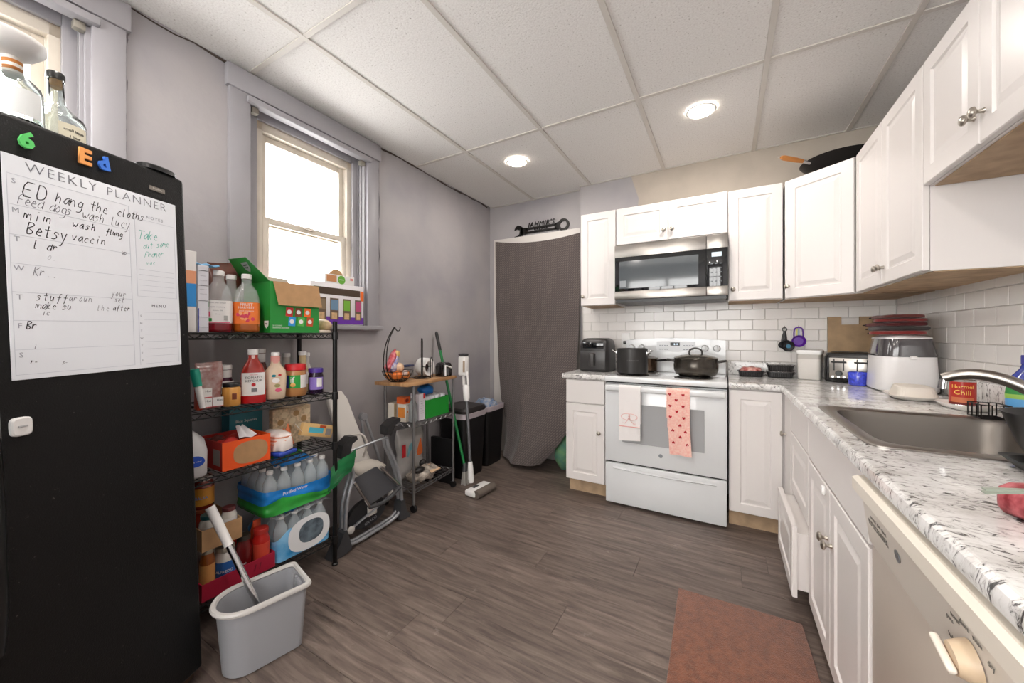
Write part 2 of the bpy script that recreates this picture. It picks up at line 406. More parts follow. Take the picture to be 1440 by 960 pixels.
# backsplash tiles: white subway tiles, each a piece of its wall
tl = M('white_subway_tile', '#e6e2de', .2, coat=.15, var=(2, .02))
TW, TH, G = .1524, .0762, .0028
groutb = MB().box(XJ+.02, XR, YR-.004, YR-.0003, .90, 1.475).build('grout', M('grout', '#cfcac5', .9), wall_back, smooth=0)
groutr = MB().box(XR-.004, XR-.0003, -2.10, YR, .90, 1.475).build('grout', M('grout'), wall_right, smooth=0)
tcache = {}
def tile_mesh(w, h, axis):
    k = (round(w, 4), round(h, 4), axis)
    if k not in tcache:
        mb = MB()
        if axis == 'y': mb.rbox(0, w, -.009, -.003, 0, h, .0016, 1)
        else: mb.rbox(-.009, -.003, 0, w, 0, h, .0016, 1)
        me = mb.mesh('tile'); me.materials.append(tl); tcache[k] = me
    return tcache[k]
for r_ in range(6):
    z = 1.016+r_*TH
    x = XJ+.03-(TW/2 if r_ % 2 else 0)
    while x < XR-.01:
        a, c = max(x, XJ+.03), min(x+TW-G, XR-.012)
        if c-a > .015: put('tile', tile_mesh(c-a, TH-G, 'y'), wall_back, loc=(a, YR, z))
        x += TW
    yv = YR-.012+(TW/2 if r_ % 2 else 0)
    while yv > -2.09:
        a, c = max(yv-TW+G, -2.1), min(yv, YR-.012)
        if c-a > .015: put('tile', tile_mesh(c-a, TH-G, 'x'), wall_right, loc=(XR, a, z))
        yv -= TW
# ------------------------------------------------------------------ kitchen cabinets
def panel(mb, x0, x1, z0, z1, y=0, th=.019, fr=.055, raised=True):
    """door or drawer front facing -y with its front face at y"""
    prof = [(0, th), (0, .003), (.003, 0)]
    if raised:
        f = min(fr, .3*min(x1-x0, z1-z0))
        prof += [(f, 0), (f+.005, .0065), (f+.013, .0065), (f+.034, .001)]
    vs = []; fs = []
    for i, d in prof:
        vs += [(x0+i, y+d, z0+i), (x1-i, y+d, z0+i), (x1-i, y+d, z1-i), (x0+i, y+d, z1-i)]
    for k in range(len(prof)-1):
        for j in range(4):
            fs.append((k*4+j, k*4+(j+1) % 4, (k+1)*4+(j+1) % 4, (k+1)*4+j))
    e = (len(prof)-1)*4; fs.append((e, e+1, e+2, e+3)); fs.append((3, 2, 1, 0))
    return mb.add(vs, fs)
def knob(parent, x, z, y=0):
    mb = MB(); mb.lathe([(.0001, 0), (.008, 0), (.006, .004), (.005, .012), (.008, .016), (.0145, .020), (.015, .025), (.011, .029), (.0001, .031)], n=16)
    mb.xf(Matrix.Translation((x, y, z)) @ Matrix.Rotation(PI/2, 4, 'X'))
    return mb.build('knob', KNOB, parent, smooth=50)
def cabinet(name, label, loc, rz, w, h, depth, fronts, toe=0, group=None, cat='cabinet', bottom=None, xin=0):
    t = thing(name, label, cat, loc, rz, group)
    MB().box(xin, w-xin, .0205, depth, toe, h).build('body', WHITE, t, smooth=0)
    if bottom: MB().box(.004+xin, w-.004-xin, .03, depth-.002, -.004, -.0005).build('bottom_panel', bottom, t, smooth=0)
    if toe: MB().box(.0, w, .085, .10, 0, toe).build('toe_kick', RAWWOOD, t, smooth=0)
    for f in fronts:
        x0, x1, z0, z1, kind = f[:5]
        pull = f[6] if len(f) > 6 else 0
        mb = MB(); panel(mb, x0, x1, z0, z1, y=-pull, raised=kind != 'slab')
        if pull: mb.box(x0+.012, x1-.012, .0195-pull, .0195, z0+.03, z1-.03)
        fo = mb.build('drawer' if kind in ('drawer', 'slab') else 'door', WHITE, t, smooth=0)
        if f[5]: knob(fo, f[5][0], f[5][1], -pull)
    return t
R90 = -PI/2
UD = YR-.29-.002
cabinet('wall_cabinet', 'narrow white wall cabinet beside the curtain, left of the microwave', (-.285, .29, 1.445), 0, .288, .75, UD, [(.003, .285, .003, .747, 'door', (.025, .075))], bottom=RAWWOOD, group='wall cabinets')
cabinet('wall_cabinet', 'low white two-door wall cabinet directly above the microwave', (.005, .29, 1.905), 0, .760, .29, UD, [(.003, .378, .003, .287, 'door', (.352, .075)), (.382, .757, .003, .287, 'door', (.408, .075))], group='wall cabinets')
cabinet('wall_cabinet', 'single-door white wall cabinet right of the microwave', (.767, .29, 1.440), 0, .306, .75, UD, [(.003, .303, .003, .747, 'door', (.028, .075))], bottom=RAWWOOD, group='wall cabinets')
# diagonal corner cabinet: five-sided body
t = thing('corner_wall_cabinet', 'diagonal white corner wall cabinet under the wok', 'cabinet', (1.075, .29, 1.437), 0, 'wall cabinets')
XA = XR-1.075-.002; YA = YR-.29-.002; dx, dy = 1.37-1.075, .061-.29
ang = math.atan2(dy, dx); DL = math.hypot(dx, dy)
nx, ny = math.sin(-ang)*.021, math.cos(ang)*.021
pts = [(0+nx, 0+ny), (dx+nx, dy+ny), (XA, dy+.021), (XA, YA), (nx-.011, YA)]
MB().prism([(a, c) for a, c in pts], 0.0, .753, 'z').build('body', WHITE, t, smooth=0)
MB().prism([(a*.97+.008, c*.97+.008) for a, c in pts], -.004, -.0005, 'z').build('bottom_panel', RAWWOOD, t, smooth=0)
mb = MB(); panel(mb, .006, DL-.006, .003, .75, fr=.06); mb.xf(Matrix.Rotation(ang, 4, 'Z')); dr = mb.build('door', WHITE, t, smooth=0)
k = knob(dr, .03, .078); k.data.transform(Matrix.Rotation(ang, 4, 'Z'))
cabinet('wall_cabinet', 'tall white two-door wall cabinet over the white cooker on the right wall', (1.37, .052, 1.437), R90, .79, .753, XR-1.37-.002, [(.003, .385, .003, .75, 'door', (.362, .075)), (.389, .787, .003, .75, 'door', (.412, .075))], bottom=RAWWOOD, group='wall cabinets')
cabinet('wall_cabinet', 'short white two-door wall cabinet at the top right over the sink', (1.37, -.742, 1.742), R90, .69, .448, XR-1.37-.002, [(.003, .343, .003, .445, 'door', (.322, .085)), (.347, .687, .003, .445, 'door', (.368, .085))], bottom=RAWWOOD, group='wall cabinets')
# base cabinets
BD = YR-.03-.006
cabinet('base_cabinet', 'narrow white base cabinet with one drawer left of the stove', (-.312, .03, 0), 0, .302, .874, BD, [(.003, .299, .697, .868, 'slab', None), (.003, .299, .116, .69, 'door', (.262, .49))], toe=.112, group='base cabinets', )
cabinet('base_cabinet', 'single-door white base cabinet right of the stove', (.770, .03, 0), 0, .300, .874, BD, [(.005, .271, .116, .868, 'door', None)], toe=.112, group='base cabinets')
RD = XR-1.05-.006
cabinet('base_cabinet', 'thin white corner base cabinet front with one knob at the counter bend', (1.05, .026, 0), R90, .226, .874, .30, [(.002, .224, .116, .868, 'slab', (.075, .645))], toe=.112, group='base cabinets')
cabinet('base_cabinet', 'white three-drawer base cabinet with its bottom drawer pulled open', (1.05, -.206, 0), R90, .484, .874, RD, [(.003, .481, .706, .868, 'slab', None), (.003, .481, .405, .70, 'drawer', None), (.003, .481, .095, .395, 'drawer', None, .055)], toe=.09, group='base cabinets')
t = cabinet('sink_base_cabinet', 'white two-door base cabinet under the steel sink', (1.05, -.694, 0), R90, .748, .66, RD, [(.003, .362, .10, .69, 'door', (.335, .52)), (.366, .745, .10, .69, 'door', (.393, .52)), (.003, .745, .70, .868, 'slab', None)], toe=.095, group='base cabinets')
mb = MB(); mb.box(0, .018, .0205, RD, .6605, .874); mb.box(.73, .748, .0205, RD, .6605, .874); mb.box(.019, .729, .0205, .035, .6605, .874); mb.build('side_panel', WHITE, t, smooth=0)
hk = MB(); hk.rbox(.285, .315, -.012, .0, .655, .685, .006); hk.build('child_latch', WHITEP, t)
# plain end panel by the dishwasher
e = MB().box(1.06, XR-.002, -2.078, -2.062, 0, .874).build('end_panel', WHITE, smooth=0); tag(e, 'plain white end panel closing the counter run beyond the dishwasher', 'panel')

# ------------------------------------------------------------------ worktops
gm = M('speckled_granite_laminate', '#dedbd7', .18, coat=.3)
nt, b = nodes_of(gm); tc = N(nt, 'ShaderNodeTexCoord'); mp = N(nt, 'ShaderNodeMapping'); mp.inputs['Rotation'].default_value = (0, 0, .5); mp.inputs['Scale'].default_value = (1, 1.7, 1)
nt.links.new(tc.outputs['Object'], mp.inputs['Vector'])
a1 = N(nt, 'ShaderNodeTexNoise'); a1.inputs['Scale'].default_value = 34; a1.inputs['Detail'].default_value = 7; a1.inputs['Roughness'].default_value = .65; a1.inputs['Distortion'].default_value = 1.4; nt.links.new(mp.outputs[0], a1.inputs['Vector'])
a2 = N(nt, 'ShaderNodeTexNoise'); a2.inputs['Scale'].default_value = 7; a2.inputs['Detail'].default_value = 5; nt.links.new(mp.outputs[0], a2.inputs['Vector'])
r = ramp(nt, [(.31, '#232325'), (.38, '#6f6e6e'), (.43, '#cfcdcb'), (.50, '#e6e5e3'), (.75, '#f1f0ef')]); nt.links.new(a1.outputs['Fac'], r.inputs[0])
r2 = ramp(nt, [(.35, '#d3d0cd'), (.55, '#ffffff')]); nt.links.new(a2.outputs['Fac'], r2.inputs[0])
mx = N(nt, 'ShaderNodeMix', data_type='RGBA', blend_type='MULTIPLY'); mx.inputs[0].default_value = .8; nt.links.new(r.outputs[0], mx.inputs[6]); nt.links.new(r2.outputs[0], mx.inputs[7]); nt.links.new(mx.outputs[2], b.inputs['Base Color'])
Z0, Z1 = .875, .914
SX0, SX1, SY0, SY1 = 1.10, 1.615, -1.318, -.715        # sink cut-out
nose = [(0, Z0), (-.006, Z0+.001), (-.012, Z0+.008), (-.014, Z0+.02), (-.011, Z1-.006), (-.004, Z1-.0005), (.002, Z1), (.002, Z0)]
t = thing('worktop', 'speckled white and grey granite-look worktop along the sink wall and corner', 'worktop', (1.04, .02, Z0))
mb = MB(); q = lambda *a: mb.box(*a)
q(1.040, XR-.012, SY1, YR-.012, Z0, Z1); q(1.040, SX0, SY0, SY1, Z0, Z1); q(SX1, XR-.012, SY0, SY1, Z0, Z1); q(1.040, XR-.012, -2.08, SY0, Z0, Z1); q(.768, 1.040, .024, YR-.012, Z0, Z1)
mb.prism([(1.040+a, c) for a, c in nose], -2.08, .024, 'y'); mb.prism([(.024+a, c) for a, c in nose], .768, 1.040, 'x')
mb.xf(Matrix.Translation((-1.04, -.02, -Z0))); mb.build('top', gm, t, smooth=30)
mb = MB(); mb.rbox(.768, XR-.012, YR-.03, YR-.0105, Z1+.0003, 1.012, .004); mb.rbox(XR-.03, XR-.0105, -2.08, YR-.031, Z1+.0003, 1.012, .004)
mb.xf(Matrix.Translation((-1.04, -.02, -Z0))); mb.build('upstand', gm, t)
t = thing('worktop', 'short granite-look worktop left of the stove under the black air fryer', 'worktop', (-.335, .02, Z0))
mb = MB(); mb.box(-.335, -.006, .024, YR-.012, Z0, Z1); mb.prism([(.024+a, c) for a, c in nose], -.335, -.006, 'x'); mb.xf(Matrix.Translation((.335, -.02, -Z0))); mb.build('top', gm, t, smooth=30)
mb = MB().rbox(-.335, -.006, YR-.03, YR-.0105, Z1+.0003, 1.012, .004); mb.xf(Matrix.Translation((.335, -.02, -Z0))); mb.build('upstand', gm, t)
# cover strip of grey wall seen beside the left cabinets
# ------------------------------------------------------------------ sink and faucet
t = thing('sink', 'stainless steel single-bowl drop-in sink set in the worktop', 'sink', (1.36, -1.016, Z1))
cx, cy = 0, 0; ox, oy = .285, .325; bx, by = .225, .272
def ring(hx, hy, z, e, dx=0): return (dx, 0, z, hx, hy, e)
MB().loft([ring(ox, oy, .0006, 18), ring(ox, oy, .004, 18), ring(ox-.008, oy-.008, .006, 16), ring(bx+.012, by+.012, .0045, 9, -.02), ring(bx, by, .001, 8, -.02)], n=96, cap0=False, cap1=False).build('rim', STEEL, t, smooth=50)
MB().loft([ring(bx, by, .001, 8, -.02), ring(bx-.006, by-.006, -.02, 7.5, -.02), ring(bx-.014, by-.014, -.14, 7, -.02), ring(bx-.03, by-.03, -.168, 6, -.02), ring(bx-.06, by-.06, -.178, 5, -.02), ring(.03, .03, -.182, 2, -.02)], n=96, cap0=False).build('bowl', M('sink_bowl_steel', '#77716b', .38, 1, bump=(90, .05)), t, smooth=50)
MB().lathe([(.0001, -.180), (.03, -.180), (.042, -.1805), (.042, -.178), (.03, -.1785), (.0001, -.1795)], c=(-.02, 0, .002), n=24).build('drain', CHROME, t)
t = thing('faucet', 'brushed steel low-arc kitchen faucet reaching over the sink', 'faucet', (1.595, -1.04, Z1+.006))
MB().loft([(0, 0, 0.0005, .026, .10, 4), (0, 0, .008, .026, .10, 4), (0, 0, .014, .022, .09, 4)], n=32).build('base_plate', STEEL, t)
MB().lathe([(.024, .0145), (.022, .05), (.02, .07), (.018, .085), (.0001, .09)], n=20).build('body', STEEL, t)
pp = []
for i in range(15):
    s_ = i/14; pp.append((-.012-.235*s_, .0+.09*s_, .045+.135*math.sin(min(1, s_*1.0)*PI*.62)-.02*s_*s_))
MB().tube(pp, [.019-.004*i/14 for i in range(15)], 14).build('spout', STEEL, t, smooth=60)
MB().cyl((pp[-1][0]+.002, pp[-1][1], pp[-1][2]-.004), (pp[-1][0]-.001, pp[-1][1], pp[-1][2]-.034), .012).build('aerator', CHROME, t)
MB().tube([(0, -.006, .092), (-.01, -.03, .105), (-.02, -.075, .118)], [.008, .007, .006], 10).build('lever', STEEL, t)

# ------------------------------------------------------------------ stove
t = thing('stove', 'white electric freestanding stove with towels on its oven door', 'stove', (0, 0, 0))
EN = M('white_enamel', '#dfe1e2', .16, coat=.5); W = .762
MB().box(.002, W-.002, .043, .585, .012, .868).build('body', EN, t, smooth=0)
MB().rbox(0, W, -.012, .585, .878, .914, .008, 3).build('cooktop', EN, t)
MB().box(.004, W-.004, .012, .58, .868, .878).build('gap_strip', BLACK, t, smooth=0)
mb = MB(); n = 24
top = [(x, 1.165+.018*math.sin(PI*(x-.03)/(W-.04))) for x in [.03+(W-.04)*i/n for i in range(n+1)]]
mb.prism([(.03, .9145), (W-.01, .9145)]+list(reversed(top)), .535, .588, 'y'); bgd = mb.build('backguard', EN, t, smooth=30)
MB().rbox(.27, .55, .5325, .5347, 1.075, 1.155, .001, 1).build('control_panel', M('control_panel_white', '#e3e5e7', .3), bgd)
MB().rbox(.372, .440, .5305, .5323, 1.122, 1.148, .001, 1).build('display', BLACK, bgd)
txt('2:41', .018, M('clock_digits', '#e8f4ff', .5, emit=('#d8ecff', 1.2)), bgd, FY(.412, .5300, 1.134))
bt = MB()
for i in range(4):
    for j in range(2): bt.rbox(.29+i*.018, .302+i*.018, .5312, .5324, 1.09+j*.03, 1.097+j*.03, .0005, 1); bt.rbox(.465+i*.02, .478+i*.02, .5312, .5324, 1.09+j*.03, 1.097+j*.03, .0005, 1)
bt.build('buttons', M('panel_print', '#8f9499', .5), bgd)['kind'] = 'stuff'
for kx in (.075, .155, .615, .695):
    mb = MB(); mb.lathe([(.0001, .03), (.012, .03), (.02, .026), (.023, .004), (.027, 0)], n=24); mb.rbox(-.005, .005, -.021, .021, .024, .036, .003)
    mb.xf(Matrix.Translation((kx, .5345, 1.105)) @ Matrix.Rotation(PI/2, 4, 'X')); mb.build('knob', EN, bgd)
mb = MB(); mb.rbox(.002, W-.002, 0, .040, .312, .858, .006); dr = mb.build('oven_door', EN, t)
MB().rbox(.122, .635, -.0025, -.0003, .458, .728, .001, 1).build('oven_window', M('oven_glass', '#a6a8a9', .12, coat=.5), dr)
mb = MB(); mb.rbox(.012, W-.012, -.05, -.028, .818, .856, .009, 3); mb.box(.02, .05, -.03, .0, .825, .85); mb.box(W-.05, W-.02, -.03, .0, .825, .85)
mb.build('door_handle', EN, dr)
vt = MB()
for i in range(5): vt.box(.27+i*.036, .30+i*.036, -.0006, .0, .8605, .8635)
vt.build('vent_slots', BLACK, dr, smooth=0)
MB().lathe([(.0001, 0), (.013, 0), (.013, .0015), (.0001, .0015)], n=24).xf(Matrix.Translation((.375, -.0003, .398)) @ Matrix.Rotation(PI/2, 4, 'X')).build('badge', M('badge_grey', '#8e9499', .3, .6), dr)
mb = MB(); mb.rbox(.004, W-.004, .002, .040, .018, .300, .006); dw = mb.build('storage_drawer', EN, t)
mb = MB(); mb.sheet(lambda u, v: (.06+u*(W-.12), -.001-.012*math.sin(PI*v), .262+.016*v-.008*math.sin(PI*u)), 20, 6); mb.build('drawer_pull', EN, dw)
MB().box(.006, W-.006, .02, .035, .301, .311).build('drawer_gap', BLACK, t, smooth=0)
for k, (x, y, r_) in enumerate(((.16, .15, .10), (.56, .16, .105), (.20, .41, .085), (.57, .42, .085))):
    mb = MB(); mb.lathe([(r_+.014, .0003), (r_+.012, .005), (r_, .003), (r_-.002, .0008), (.0001, .0008)], c=(x, y, .914), n=36); dp = mb.build('drip_pan', M('drip_pan_steel', '#77736d', .3, 1), t)
    mb = MB(); sp = [(x+(.018+(r_-.026)*i/90)*math.cos(i*.26), y+(.018+(r_-.026)*i/90)*math.sin(i*.26), .9215) for i in range(91)]
    mb.tube(sp, .0045, 6); mb.build('burner_coil', M('burner_black', '#1a1919', .5), dp)

# dish towels hung over the handle
def towel(name, label, x0, x1, back, front, mat, deco):
    t = thing(name, label, 'towel', ((x0+x1)/2, -.039, .857), 0, 'dish towels on the oven handle')
    ox, oy, oz = (x0+x1)/2, -.039, .857
    path = [(-.021, back), (-.022, .83), (-.023, .85), (-.030, .8595), (-.040, .861), (-.050, .8595), (-.0555, .85), (-.0565, .82)]
    k = 10
    path += [(-.0565+.006*(i/k)**2*0, .82+(front-.82)*i/k) for i in range(1, k+1)]
    def fn(u, v):
        i = v*(len(path)-1); a = int(min(i, len(path)-2)); f = i-a
        y = path[a][0]*(1-f)+path[a+1][0]*f; z = path[a][1]*(1-f)+path[a+1][1]*f
        fl = (1 if z < .80 and y < -.05 else 0)*min(1, (.80-z)*6)
        return (x0+(x1-x0)*u-ox, y-oy-.004*fl*(math.sin(u*9+z*7)+.9), z-oz-(.01*(u-.5) if v > .95 else 0))
    mb = MB().sheet(fn, 14, 40, .003); o = mb.build('cloth', mat, t, smooth=60)
    deco(t, ox, oy, oz); return t
def bow(t, ox, oy, oz):
    pink = M('pink_thread', '#e3a9a3', .8)
    z = .655; x = 0; Y = -.0685-oy
    mb = MB()
    for s_ in (-1, 1):
        pts = [(x+s_*.055*math.sin(PI*i/12)*(1), Y, z-oz+.028*math.sin(2*PI*i/12)*-1+.008*i/12) for i in range(13)]
        pts = [(x+s_*(.004+.05*math.sin(PI*i/12)), Y, z-oz+.022*math.cos(PI*i/12)-.004) for i in range(13)]
        mb.tube([(x, Y, z-oz)]+pts+[(x, Y, z-oz)], .0016, 5)
        mb.tube([(x, Y, z-oz), (x+s_*.012, Y, z-oz-.03), (x+s_*.03, Y, z-oz-.05), (x+s_*.042, Y, z-oz-.047)], .0016, 5)
    mb.ball((x, Y, z-oz), .006, .003, .006); mb.build('embroidered_bow', pink, t)
    MB().box(-.069, .069, Y-.0005, Y+.006, .582-oz, .587-oz).build('hem_stripe', pink, t, smooth=0)
    MB().sheet(lambda u, v: (-.071+.142*u, -.0595-oy, .54-.045*v-.012*(1-u)*v-oz), 10, 4, .003).build('under_layer', M('white_towel'), t, smooth=60)
towel('dish_towel', 'white dish towel with an embroidered pink bow on the oven handle', .112, .256, .60, .535, M('white_towel', '#eae6e4', .95, bump=(400, .25), sheen=.3), bow)
PK = M('pink_heart_cloth', '#f3b3a6', .95, bump=(300, .2), var=(90, .1, '#f7d0c2'), sheen=.3)
HEART = [(0, -.9), (-.55, -.3), (-.85, .15), (-.8, .5), (-.5, .68), (-.2, .6), (0, .35), (.2, .6), (.5, .68), (.8, .5), (.85, .15), (.55, -.3)]
def hearts(t, ox, oy, oz):
    red = M('red_heart_print', '#b3202c', .9)
    MB().sheet(lambda u, v: (-.062+.128*u+.014*v, -.0595-oy-.006*math.sin(u*8+1)*v, .675-.235*v-oz-.004*u*v), 12, 16, .003).build('lower_fold', PK, t, smooth=60)
    def heart(x, z, fl, y):
        s_ = .011*(1 if not fl else -1); mb = MB(); mb.prism([(x+a*.011, z+b_*s_) for a, b_ in HEART], y, y+.0045, 'y'); mb.build('heart', red, t, smooth=0)
    for i, (x, z) in enumerate(((-.048, .825), (.03, .825), (-.01, .79), (-.046, .752), (.03, .752), (-.006, .718), (-.044, .68), (.034, .679))): heart(x, z-oz, 0, -.0685-oy)
    for x, z in ((.012, .63), (-.03, .595), (.044, .592), (.014, .556), (-.026, .518), (.054, .512)): heart(x, z-oz, 1, -.0665-oy)
towel('dish_towel', 'pink dish towel printed with red hearts on the oven handle', .419, .555, .60, .665, PK, hearts)

# ------------------------------------------------------------------ microwave
t = thing('microwave', 'over-the-range stainless microwave with black glass door', 'microwave', (.014, .215, 1.452))
Wm, Hm = .752, .436; BG = M('black_glass', '#16181a', .06, coat=.6)
MB().box(.0, Wm, .03, YR-.215-.014, .022, Hm).build('body', M('microwave_case', '#2a2a2b', .5), t, smooth=0)
MB().box(.01, Wm-.01, .005, YR-.215-.03, 0, .0215).build('vent_grille', BLACK, t, smooth=0)
mb = MB().rbox(0, .622, 0, .029, .024, Hm-.002, .004); dr = mb.build('door', BG, t)
MB().rbox(0, .622, -.004, -.0003, Hm-.095, Hm-.002, .002).build('top_strip', STEEL, dr)
MB().rbox(0, .622, -.004, -.0003, .024, .085, .002).build('bottom_strip', STEEL, dr)
MB().rbox(.035, .575, -.0022, -.0003, .105, Hm-.125, .001, 1).build('window', M('microwave_window', '#50565a', .08, coat=.6), dr)
MB().rbox(.04, .085, -.0032, -.0024, .115, .165, .0005, 1).build('sticker', M('sticker_grey', '#8d9296', .4), dr)
mb = MB().rbox(.625, Wm, 0, .029, .024, Hm-.002, .004); cp = mb.build('control_panel', BG, t)
MB().rbox(.625, Wm, -.004, -.0003, Hm-.095, Hm-.002, .002).build('top_strip', STEEL, cp)
MB().rbox(.625, Wm, -.004, -.0003, .024, .085, .002).build('bottom_strip', STEEL, cp)
MB().rbox(.655, .715, -.002, -.0003, .285, .315, .0005, 1).build('display', M('lcd_blue_grey', '#b9c8d2', .3, emit=('#b9c8d2', .25)), cp)
mb = MB()
for i in range(3):
    for j in range(5): mb.rbox(.650+i*.026, .662+i*.026, -.0015, -.0003, .115+j*.03, .122+j*.03, .0004, 1)
mb.build('key_print', M('key_print_grey', '#6c7276', .5), cp)['kind'] = 'stuff'

# ------------------------------------------------------------------ dishwasher
t = thing('dishwasher', 'cream built-in dishwasher with a dial under the worktop', 'dishwasher', (1.04, -1.448, 0), R90)
CRM = M('cream_enamel', '#d9d1c6', .3, bump=(2, .02)); wd = .608
MB().box(.004, wd-.004, .05, .60, .10, .868).build('tub', CRM, t, smooth=0)
MB().box(.02, wd-.02, .09, .55, 0.0, .10).build('toe_kick', M('toe_kick_black', '#2c2825', .8), t, smooth=0)
mb = MB(); mb.prism([(0.0, .825), (-.022, .835), (-.022, .862), (-.012, .868), (.049, .868), (.049, .825)], .002, wd-.002, 'x'); mb.build('top_trim', M('cream_trim', '#e2dacd', .35), t, smooth=30)
mb = MB(); mb.prism([(.010, .715), (-.004, .82), (0, .8245), (.049, .8245), (.049, .715)], .002, wd-.002, 'x'); cpn = mb.build('control_panel', CRM, t, smooth=30)
mb = MB().rbox(.002, wd-.002, .014, .049, .12, .712, .005); mb.build('door', M('almond_door', '#b9ada1', .35), t)
pg = M('grey_panel_print', '#77736c', .6)
def on(x, z): # point on slanted control panel
    return frame((x, .010-.014*(z-.715)/.105-.0012, z), (1, 0, 0), (0, -.133, 1))
txt('POTSCRUBBER', .018, pg, cpn, on(.09, .772), spacing=1.0)
txt('normal  pots  short', .012, pg, cpn, on(.10, .79))
mb = MB(); mb.lathe([(.0001, 0), (.012, 0), (.012, .001), (.0001, .001)], n=20); mb.xf(on(.20, .775)); mb.build('badge', M('badge_grey'), cpn)
for i, a in enumerate((150, 125, 100, 70, 40, 10, -30, 200)):
    txt(['pots', 'norm', 'short', 'rinse', 'dry', 'off', 'wash', 'hold'][i], .011, pg, cpn, on(.452+.062*math.cos(math.radians(a)), .768+.036*math.sin(math.radians(a))))
mb = MB(); mb.lathe([(.0001, .022), (.02, .021), (.025, .008), (.027, 0)], n=28); mb.xf(on(.452, .762)); dl = mb.build('dial', M('dial_tan', '#cdb699', .4), cpn)
mb = MB(); mb.rbox(-.032, .022, -.005, .005, .0225, .033, .004, 3); mb.xf(on(.452, .762) @ Matrix.Rotation(-.35, 4, 'Z')); mb.build('dial_grip', M('cream_trim'), dl)
# ------------------------------------------------------------------ black upright freezer with planner board
FM = Matrix.Translation((-.83, -2.1215, 1.1085)) @ Matrix.Rotation(.388, 4, 'Z') @ Matrix.Rotation(.022, 4, 'X') @ Matrix.Rotation(-.021, 4, 'Y') @ Matrix.Translation((0, 0, -1.1085))
FB = M('freezer_black', '#0b0b0c', .5, bump=(260, .35), spec=.3)
nt, b = nodes_of(FB); tc = N(nt, 'ShaderNodeTexCoord'); n1 = N(nt, 'ShaderNodeTexNoise'); n1.inputs['Scale'].default_value = 42; n1.inputs['Detail'].default_value = 10; n1.inputs['Roughness'].default_value = .8
nt.links.new(tc.outputs['Object'], n1.inputs['Vector']); r = ramp(nt, [(.625, '#080808'), (.70, '#6f6b67')]); nt.links.new(n1.outputs['Fac'], r.inputs[0]); nt.links.new(r.outputs[0], b.inputs['Base Color'])
t = thing('upright_freezer', 'tall black upright freezer with a weekly planner on its door', 'freezer'); t.matrix_world = FM
MB().rbox(-.50, -.066, -.56, .032, .045, 1.728, .006).build('body', FB, t)
MB().rbox(-.06, 0, -.565, .036, .05, 1.732, .012, 3).build('door', FB, t)
MB().box(-.065, -.059, -.55, .028, .06, 1.72).build('gasket', M('gasket_grey', '#3b3b3c', .8), t, smooth=0)
mb = MB(); mb.tube([(.0, -.452, 1.18), (.03, -.450, 1.16), (.036, -.447, 1.05), (.038, -.446, .85), (.036, -.447, .62), (.03, -.450, .52), (0, -.452, .50)], [.013, .016, .018, .018, .018, .016, .013], 12); mb.build('handle', M('handle_black', '#141415', .3), t)
mb = MB(); mb.loft([(-.03, -.03, 1.7325, .032, .055, 2.6), (-.03, -.03, 1.745, .031, .054, 2.6), (-.03, -.03, 1.749, .027, .05, 2.6)]); mb.build('hinge_cover', BLACK, t)
MB().rbox(.0002, .0018, -.076, -.030, 1.662, 1.676, .0006, 1).build('badge', M('badge_silver', '#77716a', .35, .7), t)
txt('Frigidaire', .0075, M('badge_text', '#b9b4ac', .4), t, FX(.0022, -.053, 1.669))
mb = MB()
for yy in (-.52, 0.0): mb.cyl((-.08, yy, .0-.022*yy), (-.08, yy, .05), .018); mb.cyl((-.46, yy, .0+.0-.022*yy+.012), (-.46, yy, .05), .018)
mb.build('feet', BLACK, t)
MB().rbox(-.055, -.02, -.55, .02, .022, .048, .004).build('kick_plate', M('rusty_kick', '#4a372a', .8, var=(20, .4)), t)
# white latch on the door
mb = MB(); mb.loft([(0, 0, 0, .018, .022, 4), (0, 0, .007, .018, .022, 4), (0, 0, .010, .015, .019, 4)]); mb.xf(frame((.0006, -.378, 1.0), (0, 0, 1), (0, -1, 0)) if 0 else frame((.0006, -.378, 1.0), (0, 1, 0), (0, 0, 1)))
lt = mb.build('child_latch', WHITEP); lt.matrix_world = FM; tag(lt, 'small white plastic child-lock latch stuck on the freezer door', 'latch')
MB().rbox(.0108, .0125, -.386, -.370, .999, 1.003, .0005, 1).build('seam', M('seam_grey', '#b9b9bb', .5), lt)
# weekly planner
t = thing('planner_board', 'white magnetic weekly planner board with handwritten chores on the freezer', 'whiteboard'); t.matrix_world = FM
BW, BH, BZ = .3875, .5275, 1.1085
MB().rbox(.0006, .0028, -BW, 0, BZ, BZ+BH, .0006, 1).build('sheet', M('dry_erase_white', '#e9edf3', .22), t)
bx = .0030
def BF(u, v): return FX(bx, u, BZ+v)
gl = M('pale_grey_print', '#9fa3ac', .6); gd = M('grey_print', '#6e7079', .6)
txt('WEEKLY', .034, gd, t, BF(-.280, .507), name='printed_title', spacing=1.14, bold=-.0007); txt('PLANNER', .034, gd, t, BF(-.110, .507), name='printed_title', spacing=1.14, bold=-.0007)
for s_, u, v in (('S', -.370, .466), ('M', -.369, .398), ('T', -.369, .331), ('W', -.368, .263), ('T', -.369, .195), ('F', -.371, .127), ('S', -.371, .058)): txt(s_, .017, gl, t, BF(u, v), name='day_letter')
txt('NOTES', .013, gl, t, BF(-.066, .463), name='printed_word', spacing=1.3); txt('MENU', .013, gd, t, BF(-.064, .190), name='printed_word', spacing=1.3)
for i, s_ in enumerate('SMTWTFS'): txt(s_, .008, gl, t, BF(-.116, .158-.0225*i), name='menu_letter')
mb = MB()
def hl(u0, u1, v): mb.box(bx-.0001, bx+.0001, u0, u1, BZ+v-.0005, BZ+v+.0005)
